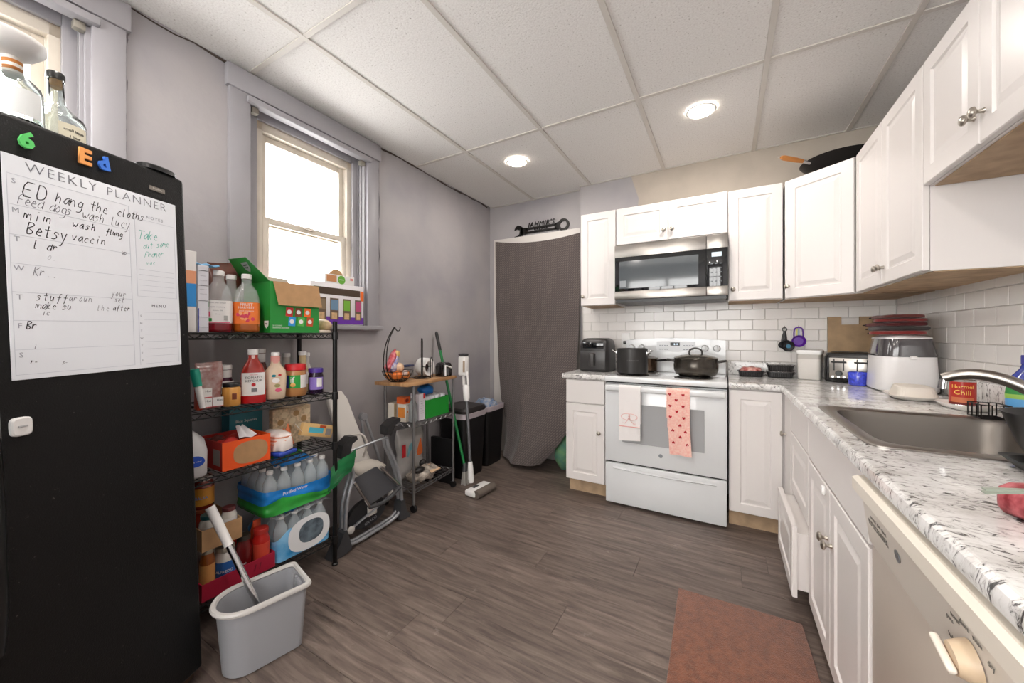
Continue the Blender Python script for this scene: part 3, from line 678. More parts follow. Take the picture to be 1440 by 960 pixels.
def vl(u, v0, v1): mb.box(bx-.0001, bx+.0001, u-.0005, u+.0005, BZ+v0, BZ+v1)
for v in (.482, .411, .341, .274, .207, .140, .071, .012): hl(-.381, -.137, v)
for u in (-.381, -.137): vl(u, .012, .482)
for v in (.452, .218): hl(-.122, -.008, v)
for u in (-.122, -.008): vl(u, .218, .452)
for i in range(8): hl(-.107, -.012, .170-.0225*i)
for u in (-.122, -.009): vl(u, .010, .172)
for i in range(5): hl(-.116, -.014, .30-.016*i)
mb.build('ruled_lines', M('faint_line', '#c3c8d2', .6), t, smooth=0)
PEN = {'a': '87 57 25 24 43 64 87 84 93', 'b': '19 13 15 57 76 74 53 13', 'c': '76 57 25 24 43 73', 'd': '86 57 25 24 43 84 89 83', 'e': '25 75 66 47 25 24 43 73', 'f': '79 59 47 43 31;16 76',
 'g': '86 57 25 43 84 87 81 50 20', 'h': '19 13 15 47 66 63', 'i': '47 43;49 59', 'k': '19 13;67 15 63', 'l': '39 33 53', 'm': '07 03 06 27 43 47 66 87 93', 'n': '17 13 15 47 66 73', 'o': '57 25 24 43 74 76 57',
 'r': '17 13 15 47 66', 's': '76 47 26 55 64 43 13', 't': '49 43 63;17 77', 'u': '17 14 33 54 67 63', 'v': '17 43 77', 'w': '07 23 46 63 97', 'y': '17 44;77 40 20', 'p': '17 10 16 57 75 53 14',
 'E': '89 19 13 83;16 66', 'D': '19 13 53 84 87 59 19', 'B': '19 13 53 74 65 16 57 78 59 19', 'K': '19 13;79 16 73', 'T': '09 99;49 43', 'F': '89 19 13;16 56', '.': '43 53', '-': '25 65', ' ': ''}
def write(s_, u, v, size, mat, w=.0016, slope=0, adv=.62):
    mb = MB(); x = u; adv *= .86; w *= .78
    for ch in s_:
        for st in PEN.get(ch, '').split(';'):
            pts = [(x+int(p[0])*size/9*.55+(int(p[1])-3)*size/6*.22, v+(int(p[1])-3)*size/6+(x-u)*slope) for p in st.split()]
            # smooth by one Chaikin pass
            if len(pts) > 2:
                q = [pts[0]]
                for k in range(len(pts)-1):
                    a, c = pts[k], pts[k+1]; q += [(a[0]*.75+c[0]*.25, a[1]*.75+c[1]*.25), (a[0]*.25+c[0]*.75, a[1]*.25+c[1]*.75)]
                pts = q+[pts[-1]]
            for k in range(len(pts)-1):
                a, c = Vector(pts[k]), Vector(pts[k+1]); d = c-a
                if d.length < 1e-6: continue
                d.normalize(); n_ = Vector((-d.y, d.x))*w/2; a = a-d*w*.3; c = c+d*w*.3
                mb.add([(bx+.0002, a.x+n_.x, BZ+a.y+n_.y), (bx+.0002, a.x-n_.x, BZ+a.y-n_.y), (bx+.0002, c.x-n_.x, BZ+c.y-n_.y), (bx+.0002, c.x+n_.x, BZ+c.y+n_.y)], [(0, 1, 2, 3)])
        x += size*adv
    if mb.v: mb.build('handwriting', mat, t, smooth=0)
pen = M('black_marker', '#25252a', .6); faint = M('rubbed_marker', '#83858d', .6); teal = M('teal_marker', '#3fb7a4', .6)
write('ED', -.360, .436, .036, pen, .0024, adv=.78); write('hang the', -.300, .440, .026, pen, .0021, .02); write('cloths', -.168, .446, .022, pen, .0022, .05)
write('Feed dogs', -.367, .415, .024, faint, .0018, .0, adv=.52); write('wash lucy', -.247, .415, .023, pen, .0014, .0, adv=.62)
write('mim', -.357, .382, .022, pen, .0018, 0, .9); write('wash', -.268, .386, .018, pen, .0022, .03, .85); write('flung', -.196, .386, .015, pen, .0024, 0)
write('Betsy', -.355, .348, .028, pen, .0024, -.04); write('vaccin', -.272, .350, .021, pen, .0020, .05, .7); write('up', -.160, .336, .012, faint, .0018)
write('l dr', -.345, .315, .020, pen, .0022, 0, .7); write('Co.', -.33, .292, .018, M('very_faint_marker', '#c2c5cc', .6), .0014)
write('Kr..', -.346, .249, .021, faint, .0018); write('stuff', -.343, .190, .018, pen, .0017, .0, .8); write('aroun', -.283, .192, .016, faint, .0013, 0, .75); write('your', -.190, .213, .015, faint, .0016, 0, .75)
write('set', -.183, .196, .014, faint, .0017, 0, .7); write('make su', -.344, .169, .017, pen, .0016, 0, .66); write('the', -.225, .170, .014, faint, .0012, 0, .9); write('after', -.188, .172, .014, pen, .0017, 0, .75); write('ic', -.333, .154, .013, faint)
write('Br', -.362, .120, .018, pen, .0024); write('r-', -.357, .036, .012, pen, .0018); write('i', -.350, .072, .009, faint); write('s-', -.300, .03, .01, faint)
write('Take', -.116, .392, .026, teal, .0018, .12, .62); write('out some', -.104, .364, .018, teal, .0015, .3, .62); write('Frdner', -.100, .338, .018, teal, .0013, .25, .6); write('vac', -.096, .316, .012, teal, .001, .25, .9)
# letter magnets
def magnet(name, label, ch, u, v, size, mat, rot=0):
    o = txt(ch, size, mat, None, FX(.0042, 0, 0) @ Matrix.Rotation(rot, 4, 'Z'), name=name, ext=.0035, bold=.0022)
    o.matrix_world = FM @ Matrix.Translation((0, u, BZ+v)); tag(o, label, 'magnet', 'letter magnets on the freezer')
magnet('number_magnet', 'green foam number 6 magnet at the top of the freezer door', '6', -.346, .570, .052, M('foam_green', '#5fcf6e', .7), -.12)
magnet('letter_magnet', 'orange foam letter E magnet on the freezer door', 'E', -.236, .580, .056, M('foam_orange', '#f2a45c', .7), -.05)
magnet('letter_magnet', 'blue foam letter d magnet on the freezer door', 'd', -.194, .580, .050, M('foam_blue', '#3f7be0', .7), .15)
# things standing on the freezer
def onf(x, y, z=1.7285): return FM @ Vector((x, y, z))
def upright(o, x, y, z=1.7285, rz=0): o.matrix_world = FM @ Matrix.Translation((x, y, z)) @ Matrix.Rotation(rz, 4, 'Z'); return o
t = thing('liquor_bottle', 'squat clear glass bottle with black stopper and cream label on the freezer', 'bottle'); upright(t, -.112, -.214)
MB().lathe([(.0001, .001), (.050, .001), (.054, .006), (.054, .075), (.050, .088), (.030, .108), (.017, .125), (.0155, .150), (.0145, .182), (.016, .186), (.0165, .192), (.0128, .192), (.0128, .125), (.027, .103), (.047, .084), (.0505, .074), (.0505, .016), (.046, .012), (.0001, .012)], n=32).build('glass', GLASS, t, smooth=60)
MB().lathe([(.0001, .191), (.0175, .1925), (.018, .207), (.016, .211), (.0001, .211)], n=24).build('stopper', BLACK, t)
MB().lathe([(.0001, .172), (.0125, .172), (.0125, .191), (.0001, .191)], n=20).build('cork', M('cork', '#b28a5e', .8, var=(60, .2)), t)
MB().lathe([(.0546, .012), (.0546, .062)], n=16, a0=-.55, a1=.62).build('label_paper', M('cream_paper', '#d9d3bd', .7), t)
txt('small batch', .010, INK, t, frame((.0549, .001, .045), (0, 1, 0), (0, 0, 1)), bend=.0549); txt('1 liter', .010, INK, t, frame((.0549, .001, .028), (0, 1, 0), (0, 0, 1)), bend=.0549)
t = thing('liquor_bottle', 'large clear bottle with orange striped neck on the freezer', 'bottle'); upright(t, -.075, -.318, 1.7328)
MB().lathe([(.0001, .001), (.043, .001), (.047, .006), (.0475, .092), (.044, .106), (.030, .122), (.018, .132), (.0165, .150), (.0165, .170), (.013, .170), (.0135, .134), (.028, .118), (.041, .102), (.044, .09), (.0435, .016), (.04, .012), (.0001, .012)], n=32).build('glass', GLASS, t, smooth=60)
MB().lathe([(.0482, .02), (.0482, .085)], n=20, a0=-1.0, a1=.5).build('frosted_label', M('frosted_white', '#d7dada', .6), t)
for i in range(5): MB().lathe([(.0172, .128+i*.0085+.0003), (.0172, .1365+i*.0085)], n=20).build('stripe', M('neck_orange', '#c8803c', .6) if i % 2 else M('neck_white', '#efeae2', .6), t)
t = thing('plastic_dish', 'white oval plastic dish balanced on the striped bottle', 'dish'); upright(t, -.075, -.335, 1.9032)
MB().loft([(0, 0, .0, .035, .034, 2.2), (0, 0, .010, .056, .054, 2.2), (0, 0, .026, .070, .068, 2.2), (0, 0, .040, .070, .068, 2.2), (0, 0, .042, .06, .058, 2.2), (0, 0, .030, .052, .050, 2.2)]).build('bowl', WHITEP, t, smooth=50)
MB().rbox(.0, .012, -.022, .026, -.002, .003, .001).xf(Matrix.Translation((.040, 0, .010)) @ Matrix.Rotation(-.75, 4, 'Y')).build('tag', M('tan_tag', '#a08663', .7), t)
t = thing('baking_tray', 'black baking tray lying on the freezer behind the bottles', 'tray'); upright(t, -.305, -.18)
MB().loft([(0, 0, .001, .085, .19, 8), (0, 0, .012, .095, .2, 8), (0, 0, .03, .102, .207, 8), (0, 0, .032, .108, .213, 8), (0, 0, .03, .098, .203, 8), (0, 0, .01, .088, .193, 8)]).build('pan', BLACKMETAL, t, smooth=40)
MB().tube([(-.05, .208, .028), (-.045, .235, .03), (.045, .235, .03), (.05, .208, .028)], .004, 6).build('handle', BLACKMETAL, t)

# ------------------------------------------------------------------ black wire shelving
SX_0, SX_1, SY_0, SY_1 = -1.352, -1.03, -2.125, -1.417
LEV = [1.2165, .9035, .642, .148]
def wire_deck(mb, x0, x1, y0, y1, z, step=.025, r=.0022, truss=.026, along='x'):
    """wire shelf with its top at z"""
    zt = z-r; zb = z-truss
    mb.tube([(x0, y0, zt-r), (x1, y0, zt-r), (x1, y1, zt-r), (x0, y1, zt-r)], r*1.5, 6, closed=True)
    mb.tube([(x0, y0, zb), (x1, y0, zb), (x1, y1, zb), (x0, y1, zb)], r*1.5, 6, closed=True)
    def zig(a, b):
        L = (Vector(b)-Vector(a)).length; n = max(4, int(L/.028)); mb.tube([Vector(a).lerp(Vector(b), i/n)+Vector((0, 0, (zt-r) if i % 2 else zb)) for i in range(n+1)], r*.9, 5)
    zig((x1, y0, 0), (x1, y1, 0)); zig((x0, y0, 0), (x0, y1, 0)); zig((x0, y1, 0), (x1, y1, 0)); zig((x0, y0, 0), (x1, y0, 0))
    n = int((y1-y0)/step)
    for i in range(1, n): yy = y0+(y1-y0)*i/n; mb.tube([(x0, yy, zt), (x1, yy, zt)], r*.8, 5)
    for k in (1, 2): xx = x0+(x1-x0)*k/3; mb.tube([(xx, y0, zt-2*r), (xx, y1, zt-2*r)], r, 5)
t = thing('wire_shelf', 'tall black wire pantry shelf between the freezer and the baby swing', 'shelf', (SX_1, SY_1, 0))
T0 = Matrix.Translation((-SX_1, -SY_1, 0)); BW_ = M('black_wire', '#121212', .38, .4)
for x, y in ((SX_0, SY_0), (SX_1, SY_0), (SX_0, SY_1), (SX_1, SY_1)):
    mb = MB(); mb.cyl((x, y, .006), (x, y, 1.272), .0115, n=14); mb.lathe([(.0001, 0), (.013, 0), (.011, .006), (.0001, .006)], c=(x, y, 1.272), n=14); mb.xf(T0); p_ = mb.build('post', BW_, t)
    mb = MB()
    for z in LEV: mb.lathe([(.0125, -.034), (.017, -.034), (.0155, .004), (.0125, .004)], c=(x, y, z), n=14)
    for z in LEV: pass
    mb.xf(T0); mb.build('clamp_sleeves', BLACK, p_)
    MB().lathe([(.0001, 0), (.016, 0), (.016, .008), (.010, .014), (.0001, .014)], c=(x, y, 0), n=14).xf(T0).build('levelling_foot', BLACK, p_)
for z in LEV:
    mb = MB(); wire_deck(mb, SX_0, SX_1, SY_0, SY_1, z); mb.xf(T0); mb.build('wire_deck', BW_, t, smooth=0)

# ------------------------------------------------------------------ pantry goods
def box_thing(name, label, cat, x0, x1, y0, y1, z0, z1, mat, rz=0, group=None, r=.0015):
    cx, cy = (x0+x1)/2, (y0+y1)/2; t = thing(name, label, cat, (cx, cy, z0), rz, group)
    MB().rbox(x0-cx, x1-cx, y0-cy, y1-cy, 0, z1-z0, r, 1).build('carton', mat, t); return t
def patch(t, name, mat, x, y0, y1, z0, z1, th=.0008):     # flat print on a +X face
    return MB().box(x, x+th, y0, y1, z0, z1).build(name, mat, t, smooth=0)
def round_thing(name, label, cat, loc, prof, mat, rz=-.45, n=28, part='body', group=None, sx=1, sy=1):
    t = thing(name, label, cat, loc, rz, group); MB().lathe(prof, n=n, sx=sx, sy=sy).build(part, mat, t, smooth=50); return t
def band(t, name, mat, r, z0, z1, a0=0, a1=2*PI, n=28, sx=1, sy=1): return MB().lathe([(r, z0), (r, z1)], n=n, a0=a0, a1=a1, sx=sx, sy=sy).build(name, mat, t, smooth=50)
def lid(t, mat, r, z0, z1, name='lid'):
    h = z1-z0; return MB().lathe([(.0001, z0), (r, z0), (r, z1-h*.15), (r*.94, z1), (.0001, z1)], n=28).build(name, mat, t, smooth=40)
def ctxt(t, s_, size, mat, r, z, ang=0): return txt(s_, size, mat, t, Matrix.Rotation(ang, 4, 'Z') @ frame((r+.0004, 0, z), (0, 1, 0), (0, 0, 1)), bend=r)
PW_ = M('paper_white', '#e8e6e4', .6); GRN = M('box_green', '#1f8a35', .45); NAVY = M('print_navy', '#28358f', .5); SKY = M('print_sky_blue', '#2e8fd6', .5); RED = M('print_red', '#c4242c', .5); PURP = M('print_purple', '#6b2fa8', .5)
ORG = M('print_orange', '#ef6d1f', .5); TEALP = M('print_teal', '#1b7f8c', .5); PINKP = M('print_pink', '#d9577a', .5); TAN = M('cracker_tan', '#cfae84', .8, var=(60, .15)); GOLD = M('print_gold', '#d9a43a', .5)
z = LEV[0]+.001
# --- top deck
t = box_thing('carton', 'white and blue carton half hidden behind the freezer on the top deck', 'carton', -1.17, -1.058, -2.085, -1.997, z, 1.535, PW_)
patch(t, 'blue_print', SKY, .0562, -.043, .043, .10, .19); patch(t, 'orange_print', M('print_peach', '#e6a079', .5), .0562, .0, .043, .19, .24); patch(t, 'teal_print', M('print_mint', '#6fc0b0', .5), .0562, -.04, .0, .205, .235)
t = box_thing('cereal_box', 'white cereal box showing its nutrition side on the top deck', 'box', -1.245, -1.058, -1.993, -1.957, z, 1.485, M('box_pale_lilac', '#dadbe3', .5))
patch(t, 'blue_edge', NAVY, .0936, -.0178, -.0142, 0, .095)
for i, zz in enumerate((.245, .185, .125, .06, .02)): patch(t, 'rule', INK, .0938, -.016, .016, zz, zz+.0015)
for i in range(5): txt('Nutrition Facts'[:11] if i == 0 else 'xxxx xx xxx'.replace('x', 'o'), .0042, gd, t, frame((.0942, 0, .225-.018*i), (0, 1, 0), (0, 0, 1)), ext=.0001)
t = thing('snack_bar', 'light blue wrapped snack bar lying on the cereal box', 'snack', (-1.10, -1.955, 1.487), .1)
MB().sheet(lambda u, v: (-.02+.04*v, -.045+.09*u, .007*math.sin(PI*v)+.002+.003*math.sin(u*14)), 16, 6, .002).build('wrapper', M('foil_blue', '#77b7e2', .3, .3), t, smooth=60)
def juice(label, loc, liquid, lab, words, r=.046, h=.26, deco=None):
    t = thing('juice_bottle', label, 'juice bottle', loc, -.45, 'juice bottles on the pantry shelf')
    s = [(.0, .001, r*.8), (.01, .004, r*.97), (.02, .012, r), (.15, .125, r), (.17, .15, r*.97), (.2, .185, r*.82), (.22, .205, r*.55), (.23, .217, .019), (.24, h-.022, .018)]
    MB().loft([(0, 0, zz*1.0, rr, rr, 3.2 if zz < .19 else 2.2) for _, zz, rr in s], n=36).build('bottle', PET, t, smooth=60)
    MB().loft([(0, 0, .0008, r*.80, r*.80, 3.2), (0, 0, .004, r*.972, r*.972, 3.2), (0, 0, .012, r*1.004, r*1.004, 3.2), (0, 0, .052, r*1.004, r*1.004, 3.2)], n=36).build('juice', liquid, t, smooth=60)
    MB().lathe([(.0001, h), (.017, h), (.0195, h-.003), (.0195, h-.0205), (.0001, h-.0205)], n=28).build('cap', WHITEP, t, smooth=30)
    MB().loft([(0, 0, .038, r*1.012, r*1.012, 3.2), (0, 0, .132, r*1.012, r*1.012, 3.2)], n=36, cap0=False, cap1=False).build('wrap_label', lab, t, smooth=60)
    for k, (w_, sz, mt, zz) in enumerate(words): txt(w_, sz, mt, t, frame((r*1.012+.0005, 0, zz), (0, 1, 0), (0, 0, 1)), ext=.0001)
    if deco: deco(t, r*1.012+.0004)
    return t
def deco1(t, r):
    for y, zz, m_, w_, h_ in ((-.034, .115, GRN, .012, .022), (-.032, .075, PINKP, .016, .02), (-.026, .052, GRN, .014, .012), (.026, .06, M('print_grey', '#a9a9a6', .6), .012, .018)): MB().box(r, r+.0004, y-w_/2, y+w_/2, zz-h_/2, zz+h_/2).build('label_print', m_, t, smooth=0)
    MB().box(r, r+.0004, -.04, .04, .039, .043).build('label_print', PINKP, t, smooth=0)
juice('clear juice bottle with white label and dark red juice', (-1.108, -1.903, z), M('cranberry_juice', '#7d1420', .15, coat=.3), PW_, [('100% juice cocktail', .007, gd, .122), ('apple cranberry', .0075, gd, .105), ('vitamin c 10%', .006, gd, .09), ('64 fl oz', .006, gd, .075)], deco=deco1)
def deco2(t, r):
    for i in range(14):
        a = random.uniform(-.03, .034); zz = random.uniform(.052, .084); mb = MB(); mb.lathe([(.0001, .0004), (.0075, 0)], n=12); mb.xf(frame((r, a, zz), (0, 1, 0), (0, 0, 1))); mb.build('fruit_print', M('print_cranberry', '#d63a5a', .5) if i % 3 else M('print_apricot', '#f2a873', .5), t, smooth=0)
juice('juice bottle with orange label and amber juice beside the green box', (-1.108, -1.797, z), M('amber_juice', '#a8571c', .15, coat=.3), M('label_orange', '#ee7c33', .5), [('FRUIT', .018, PW_, .121), ('HARVEST', .014, PW_, .108), ('peach cranberry', .008, PW_, .094)], r=.049, deco=deco2)
juice('rear juice bottle whose white cap shows behind the orange label bottle', (-1.206, -1.815, z), M('amber_juice'), PW_, [('juice', .01, gd, .1)], r=.038, h=.262)
t = thing('snack_bag', 'crumpled brown chip bag standing behind the juice bottles', 'bag', (-1.292, -1.808, z), .0)
def bagfn(hx, hy, h, sd):
    rr = random.Random(sd); ph = [rr.uniform(0, 6) for _ in range(6)]
    def sec(k): # returns sections
        return [(0, 0, 0.001+h*s, hx*(1.05 if 0 < s < .8 else .75 if s < .9 else .25)*(1+.06*math.sin(s*9+ph[0])), hy*(1+.08*math.sin(s*7+ph[1])), 2.6+.6*math.sin(s*11)) for s in (0, .05, .2, .35, .5, .65, .78, .88, .95, 1)]
    return sec(0)
def bag_mesh(mb, hx, hy, h, sd, n=36):
    st = len(mb.v); mb.loft(bagfn(hx, hy, h, sd), n=n); rr = random.Random(sd+9)
    ph = [(rr.uniform(20, 60), rr.uniform(0, 6), rr.uniform(15, 50)) for _ in range(4)]
    for i in range(st, len(mb.v)):
        x, y, zz = mb.v[i]
        d = sum(math.sin(x*a+y*c+zz*a*.7+p) for a, p, c in ph)*.0022
        mb.v[i] = (x+d, y+d*.8, max(.0008, zz+(d*.6 if zz > .01 else 0)))
    return mb
bag_mesh(MB(), .03, .062, .325, 3).build('bag', M('bag_brown', '#5a3226', .35, var=(12, .35)), t, smooth=60)
# green variety box with open flaps
t = thing('snack_box', 'large green snack variety box with open cardboard flaps', 'box', (-1.04, -1.733, z))
BXW, BXD, BXH = .233, .235, .235
mb = MB(); th = .003
mb.box(-BXD, 0, 0, BXW, 0, th); mb.box(-th, 0, 0, BXW, th, BXH); mb.box(-BXD, -BXD+th, 0, BXW, th, BXH); mb.box(-BXD+th, -th, 0, th, th, BXH); mb.box(-BXD+th, -th, BXW-th, BXW, th, BXH); mb.build('carton', GRN, t, smooth=0)
mb = MB(); mb.add([(.0005, .012, BXH), (.0005, BXW-.004, BXH-.001), (.014, BXW+.008, BXH-.108), (.014, .030, BXH-.108)], [(3, 2, 1, 0)]); mb.add([(.0025, .012, BXH), (.0025, BXW-.004, BXH-.001), (.016, BXW+.008, BXH-.108), (.016, .030, BXH-.108)], [(0, 3, 2, 1)]); mb.add([(.0005, .012, BXH), (.0005, BXW-.004, BXH-.001), (.0025, BXW-.004, BXH-.001), (.0025, .012, BXH)], [(0, 1, 2, 3)])
mb = MB(); P8 = [(.0005, .012, BXH), (.0005, BXW-.004, BXH-.001), (.013, BXW+.008, BXH-.108), (.013, .030, BXH-.108)]
mb.add(P8+[(x+.0025, y, zz) for x, y, zz in P8], [(0, 1, 2, 3), (7, 6, 5, 4), (0, 4, 5, 1), (1, 5, 6, 2), (2, 6, 7, 3), (3, 7, 4, 0)]); mb.build('front_flap', CARD, t, smooth=0)
mb = MB(); P8 = [(-.005, .001, BXH), (-BXD+.005, .001, BXH), (-BXD+.03, -.075, BXH+.105), (-.062, -.070, BXH+.100)]
mb.add(P8+[(x, y-.0025, zz) for x, y, zz in P8], [(0, 1, 2, 3), (7, 6, 5, 4), (0, 4, 5, 1), (1, 5, 6, 2), (2, 6, 7, 3), (3, 7, 4, 0)]); fl_ = mb.build('side_flap', GRN, t, smooth=0)
sh = [(-.026, .02), (.026, .02), (.022, -.012), (0, -.03), (-.022, -.012)]
for nm, sc_, mt, yo in (('emblem', 1.0, M('emblem_grey', '#8d9290', .5), 0),):
    mb = MB(); mb.prism([(a*sc_-.10, c*sc_) for a, c in sh], -.0012, -.0002, 'y'); mb.xf(Matrix.Translation((0, -.0505, BXH+.066)) @ Matrix.Rotation(.62, 4, 'X')); eo = mb.build('emblem', mt, fl_, smooth=0)
FL = Matrix.Translation((-.10, -.0505, BXH+.066)) @ Matrix.Rotation(.62, 4, 'X'); txt('VARIETY', .009, INK, fl_, FL @ FY(0, -.0018, .006)); txt('PACK', .011, INK, fl_, FL @ FY(0, -.0018, -.006))
mb = MB(); mb.prism([(a*.7-.03, c*.7+.04) for a, c in sh], -.0014, -.0004, 'y'); mb.build('emblem', PW_, t, smooth=0); txt('MIX', .010, INK, t, FY(-.03, -.0018, .04))
mb = MB(); P8 = [(-BXD, .004, BXH), (-BXD, BXW-.004, BXH), (-BXD-.03, BXW-.01, BXH+.055), (-BXD-.03, .02, BXH+.055)]
mb.add(P8+[(x-.0025, y, zz) for x, y, zz in P8], [(0, 1, 2, 3), (7, 6, 5, 4), (0, 4, 5, 1), (1, 5, 6, 2), (2, 6, 7, 3), (3, 7, 4, 0)]); mb.build('rear_flap', M('flap_inner_grey', '#b7ab9c', .8), t, smooth=0)
cols = [RED, M('print_brown', '#7a3a1e', .5), ORG, SKY, M('print_leaf', '#58b04a', .5), M('print_rust', '#b5471f', .5)]
for i in range(6):
    y = .085+(i % 3)*.044+(.012 if i > 2 else 0); zz = .098-(i//3)*.045
    q = [(y-.017, zz-.02), (y+.015, zz-.022), (y+.019, zz+.02), (y-.014, zz+.022)]
    mb = MB(); mb.prism(q, .0003, .0009, 'x'); po = mb.build('bag_print', cols[i], t, smooth=0); mb = MB(); mb.lathe([(.0001, .0006), (.0105, .0003)], n=14); mb.xf(frame((.0009, y, zz), (0, 1, 0), (0, 0, 1))); mb.build('roundel_print', PW_, po, smooth=0)
txt('24 COUNT', .009, PW_, t, FX(.0006, .032, .032)); txt('ASSORTED CRACKERS', .0075, PW_, t, FX(.0006, .048, .022))
t = thing('bread_bag', 'clear bag of tan rolls hanging over the top deck end by the post', 'bag', (-1.13, -1.432, z), .2)
MB().ball((0, 0, .038), .07, .036, .037, 20, 12).build('rolls', M('roll_tan', '#d2b48c', .6, var=(40, .18), coat=.5), t, smooth=60)
MB().sheet(lambda u, v: (-.085-.02*v, -.02+.04*u, .06+.055*v+.006*math.sin(u*12+v*5)), 10, 8, .002).build('twisted_end', M('bag_print_blue', '#4769c8', .3), t, smooth=60)
t = thing('snack_pack', 'flat packet of crackers lying under the tan rolls', 'snack', (-1.07, -1.462, z), 0)
MB().rbox(-.03, .03, -.033, .03, 0, .014, .005).build('packet', M('packet_beige', '#cdbfae', .4), t)
t = thing('snack_bag', 'red snack bag peeking out behind the green box', 'bag', (-1.315, -1.50, z), .3)
bag_mesh(MB(), .022, .055, .25, 5).build('bag', M('bag_red', '#c7324a', .35), t, smooth=60)
# --- toy box and small box on the window stool
t = thing('toy_box', 'white and purple display box with cut-out windows on the window sill', 'box', (-1.352, -1.352, 1.2705), WL_ROT[2])
mb = MB().rbox(-.085, 0, 0, .378, 0, .258, .008); mb.build('carton', M('box_white_gloss', '#e9e6ea', .35), t)
patch(t, 'purple_base', PURP, .0003, .06, .372, .006, .05); MB().rbox(.0003, .0014, .02, .345, .185, .228, .0005, 1).build('top_opening', M('dark_opening', '#4a3a2c', .7), t)
for y0, y1, mt in ((.02, .10, M('card_inside', '#8d7a63', .8)), (.125, .185, M('steel_blue_print', '#6f8fae', .5)), (.215, .272, M('lime_print', '#79b83a', .5)), (.305, .355, M('magenta_print', '#b94a78', .5))):
    w_ = MB().rbox(.0012, .0024, y0, y1, .032, .165, .0005, 1).build('side_window', M('window_brown', '#6d5a49', .6), t); MB().rbox(.0026, .0034, y0+.006, y1-.006, .09, .155, .0005, 1).build('print', mt, w_); MB().rbox(.0026, .0034, y0+.01, y1-.012, .034, .075, .0005, 1).build('print', TAN, w_)
patch(t, 'orange_tab', ORG, .0016, .347, .372, .16, .225)
t = thing('food_box', 'small white and green open food box on the toy box', 'box', (-1.362, -1.255, 1.2705+.2585), WL_ROT[2])
MB().rbox(-.05, 0, 0, .21, 0, .055, .001).build('carton', PW_, t); patch(t, 'bread_print', M('print_bread', '#c98b5e', .6), .0003, .012, .08, .008, .05)
mb = MB(); mb.lathe([(.0001, .0008), (.027, .0004)], n=22); mb.xf(frame((.0004, .115, .026), (0, 1, 0), (0, 0, 1))); mb.build('roundel', M('print_lime', '#6bb13c', .5), t); txt('protein', .011, PW_, t, FX(.0016, .115, .028)); patch(t, 'red_logo', M('print_rose', '#d78a86', .5), .0003, .178, .202, .03, .044)
mb = MB(); mb.prism([(.04, .0555), (.15, .0555), (.125, .088), (.095, .098), (.07, .084)], -.03, -.027, 'x'); mb.build('torn_flap', CARD, t, smooth=0)

# --- second deck
z = LEV[1]+.001
t = round_thing('salt_canister', 'teal round canister at the back of the second deck', 'canister', (-1.30, -1.985, z), [(.0001, 0), (.034, 0), (.034, .17), (.031, .175), (.0001, .175)], M('can_teal', '#2b6f86', .4)); band(t, 'red_band', RED, .0343, .09, .125)
t = thing('glue_bottle', 'slim white bottle with teal cap leaning by the freezer edge', 'bottle', (-1.052, -1.992, z), 0)
mb = MB(); mb.tube([(0, .012, .012), (0, .006, .05), (0, -.002, .095), (0, -.003, .10)], [.009, .0115, .0115, .010], 14); mb.build('bottle', WHITEP, t)
mb = MB(); mb.tube([(0, -.0032, .1005), (0, -.012, .15), (0, -.0145, .168)], [.014, .016, .015], 16); mb.build('cap', M('cap_teal', '#1f9b85', .4), t)
t = thing('sauce_bag', 'clear bag of sauce packets with white and red labels', 'bag', (-1.085, -1.948, z), -.1)
bag_mesh(MB(), .022, .044, .19, 11).build('bag', M('bag_clear_grey', '#b39d99', .2, var=(25, .4, '#8a4f48')), t, smooth=60)
MB().rbox(-.02, .02, -.042, -.022, .001, .10, .004).build('red_panel', M('panel_red_orange', '#c8482c', .5), t)
for y, zz in ((-.012, .068), (-.012, .028), (.026, .028)):
    lb = MB().rbox(.0245, .0265, y-.018, y+.017, zz-.019, zz+.019, .0006, 1).build('packet_label', PW_, t); txt('Hot', .012, INK, lb, FX(.0269, y+.004, zz+.007)); MB().box(.0262, .0268, y-.018, y+.017, zz-.019, zz-.016).build('red_rule', RED, lb, smooth=0)
t = round_thing('honey_jar', 'short amber jar with a black lid beside the ketchup', 'jar', (-1.082, -1.868, z), [(.0001, 0), (.03, .001), (.033, .006), (.033, .075), (.028, .082), (.0001, .082)], M('honey_amber', '#d79a4a', .25, coat=.4)); lid(t, BLACK, .031, .0825, .098)
mb = MB().rbox(.0332, .034, .004, .02, .03, .056, .0004, 1); mb.build('label_print', M('print_brown'), t)
t = thing('spice_jar', 'dark berry jam jar with white label tilted behind the honey jar', 'jar', (-1.165, -1.855, z), 0)
mb = MB().lathe([(.0001, .001), (.026, .001), (.029, .006), (.029, .10), (.022, .112), (.022, .15), (.0001, .15)], n=24); mb.build('glass', M('berry_dark', '#3a0f24', .15, coat=.4), t, smooth=50); lid(t, WHITEP, .024, .1505, .17); band(t, 'white_label', PW_, .0295, .045, .10); band(t, 'neck_label', PW_, .0225, .115, .148)
t = thing('ketchup_bottle', 'large tomato ketchup bottle with white cap and label', 'ketchup', (-1.095, -1.777, z), -.40)
P_ = [(.001, .040, .030), (.008, .047, .036), (.09, .048, .037), (.13, .046, .035), (.165, .036, .029), (.188, .022, .021), (.20, .0185, .0185), (.213, .0185, .0185)]
mb = MB().loft([(0, 0, zz, hy, hx, 2.6) for zz, hx, hy in P_], n=36); mb.build('bottle', M('ketchup_clear', '#b53a30', .12, trans=.25, coat=.5), t, smooth=60)
mb = MB().loft([(0, 0, .0, .0372, .0482, 2.6), (0, 0, .055, .0376, .0488, 2.6)], n=36, cap0=False, cap1=False); mb.build('ketchup', M('ketchup_red', '#b01217', .25), t, smooth=60)
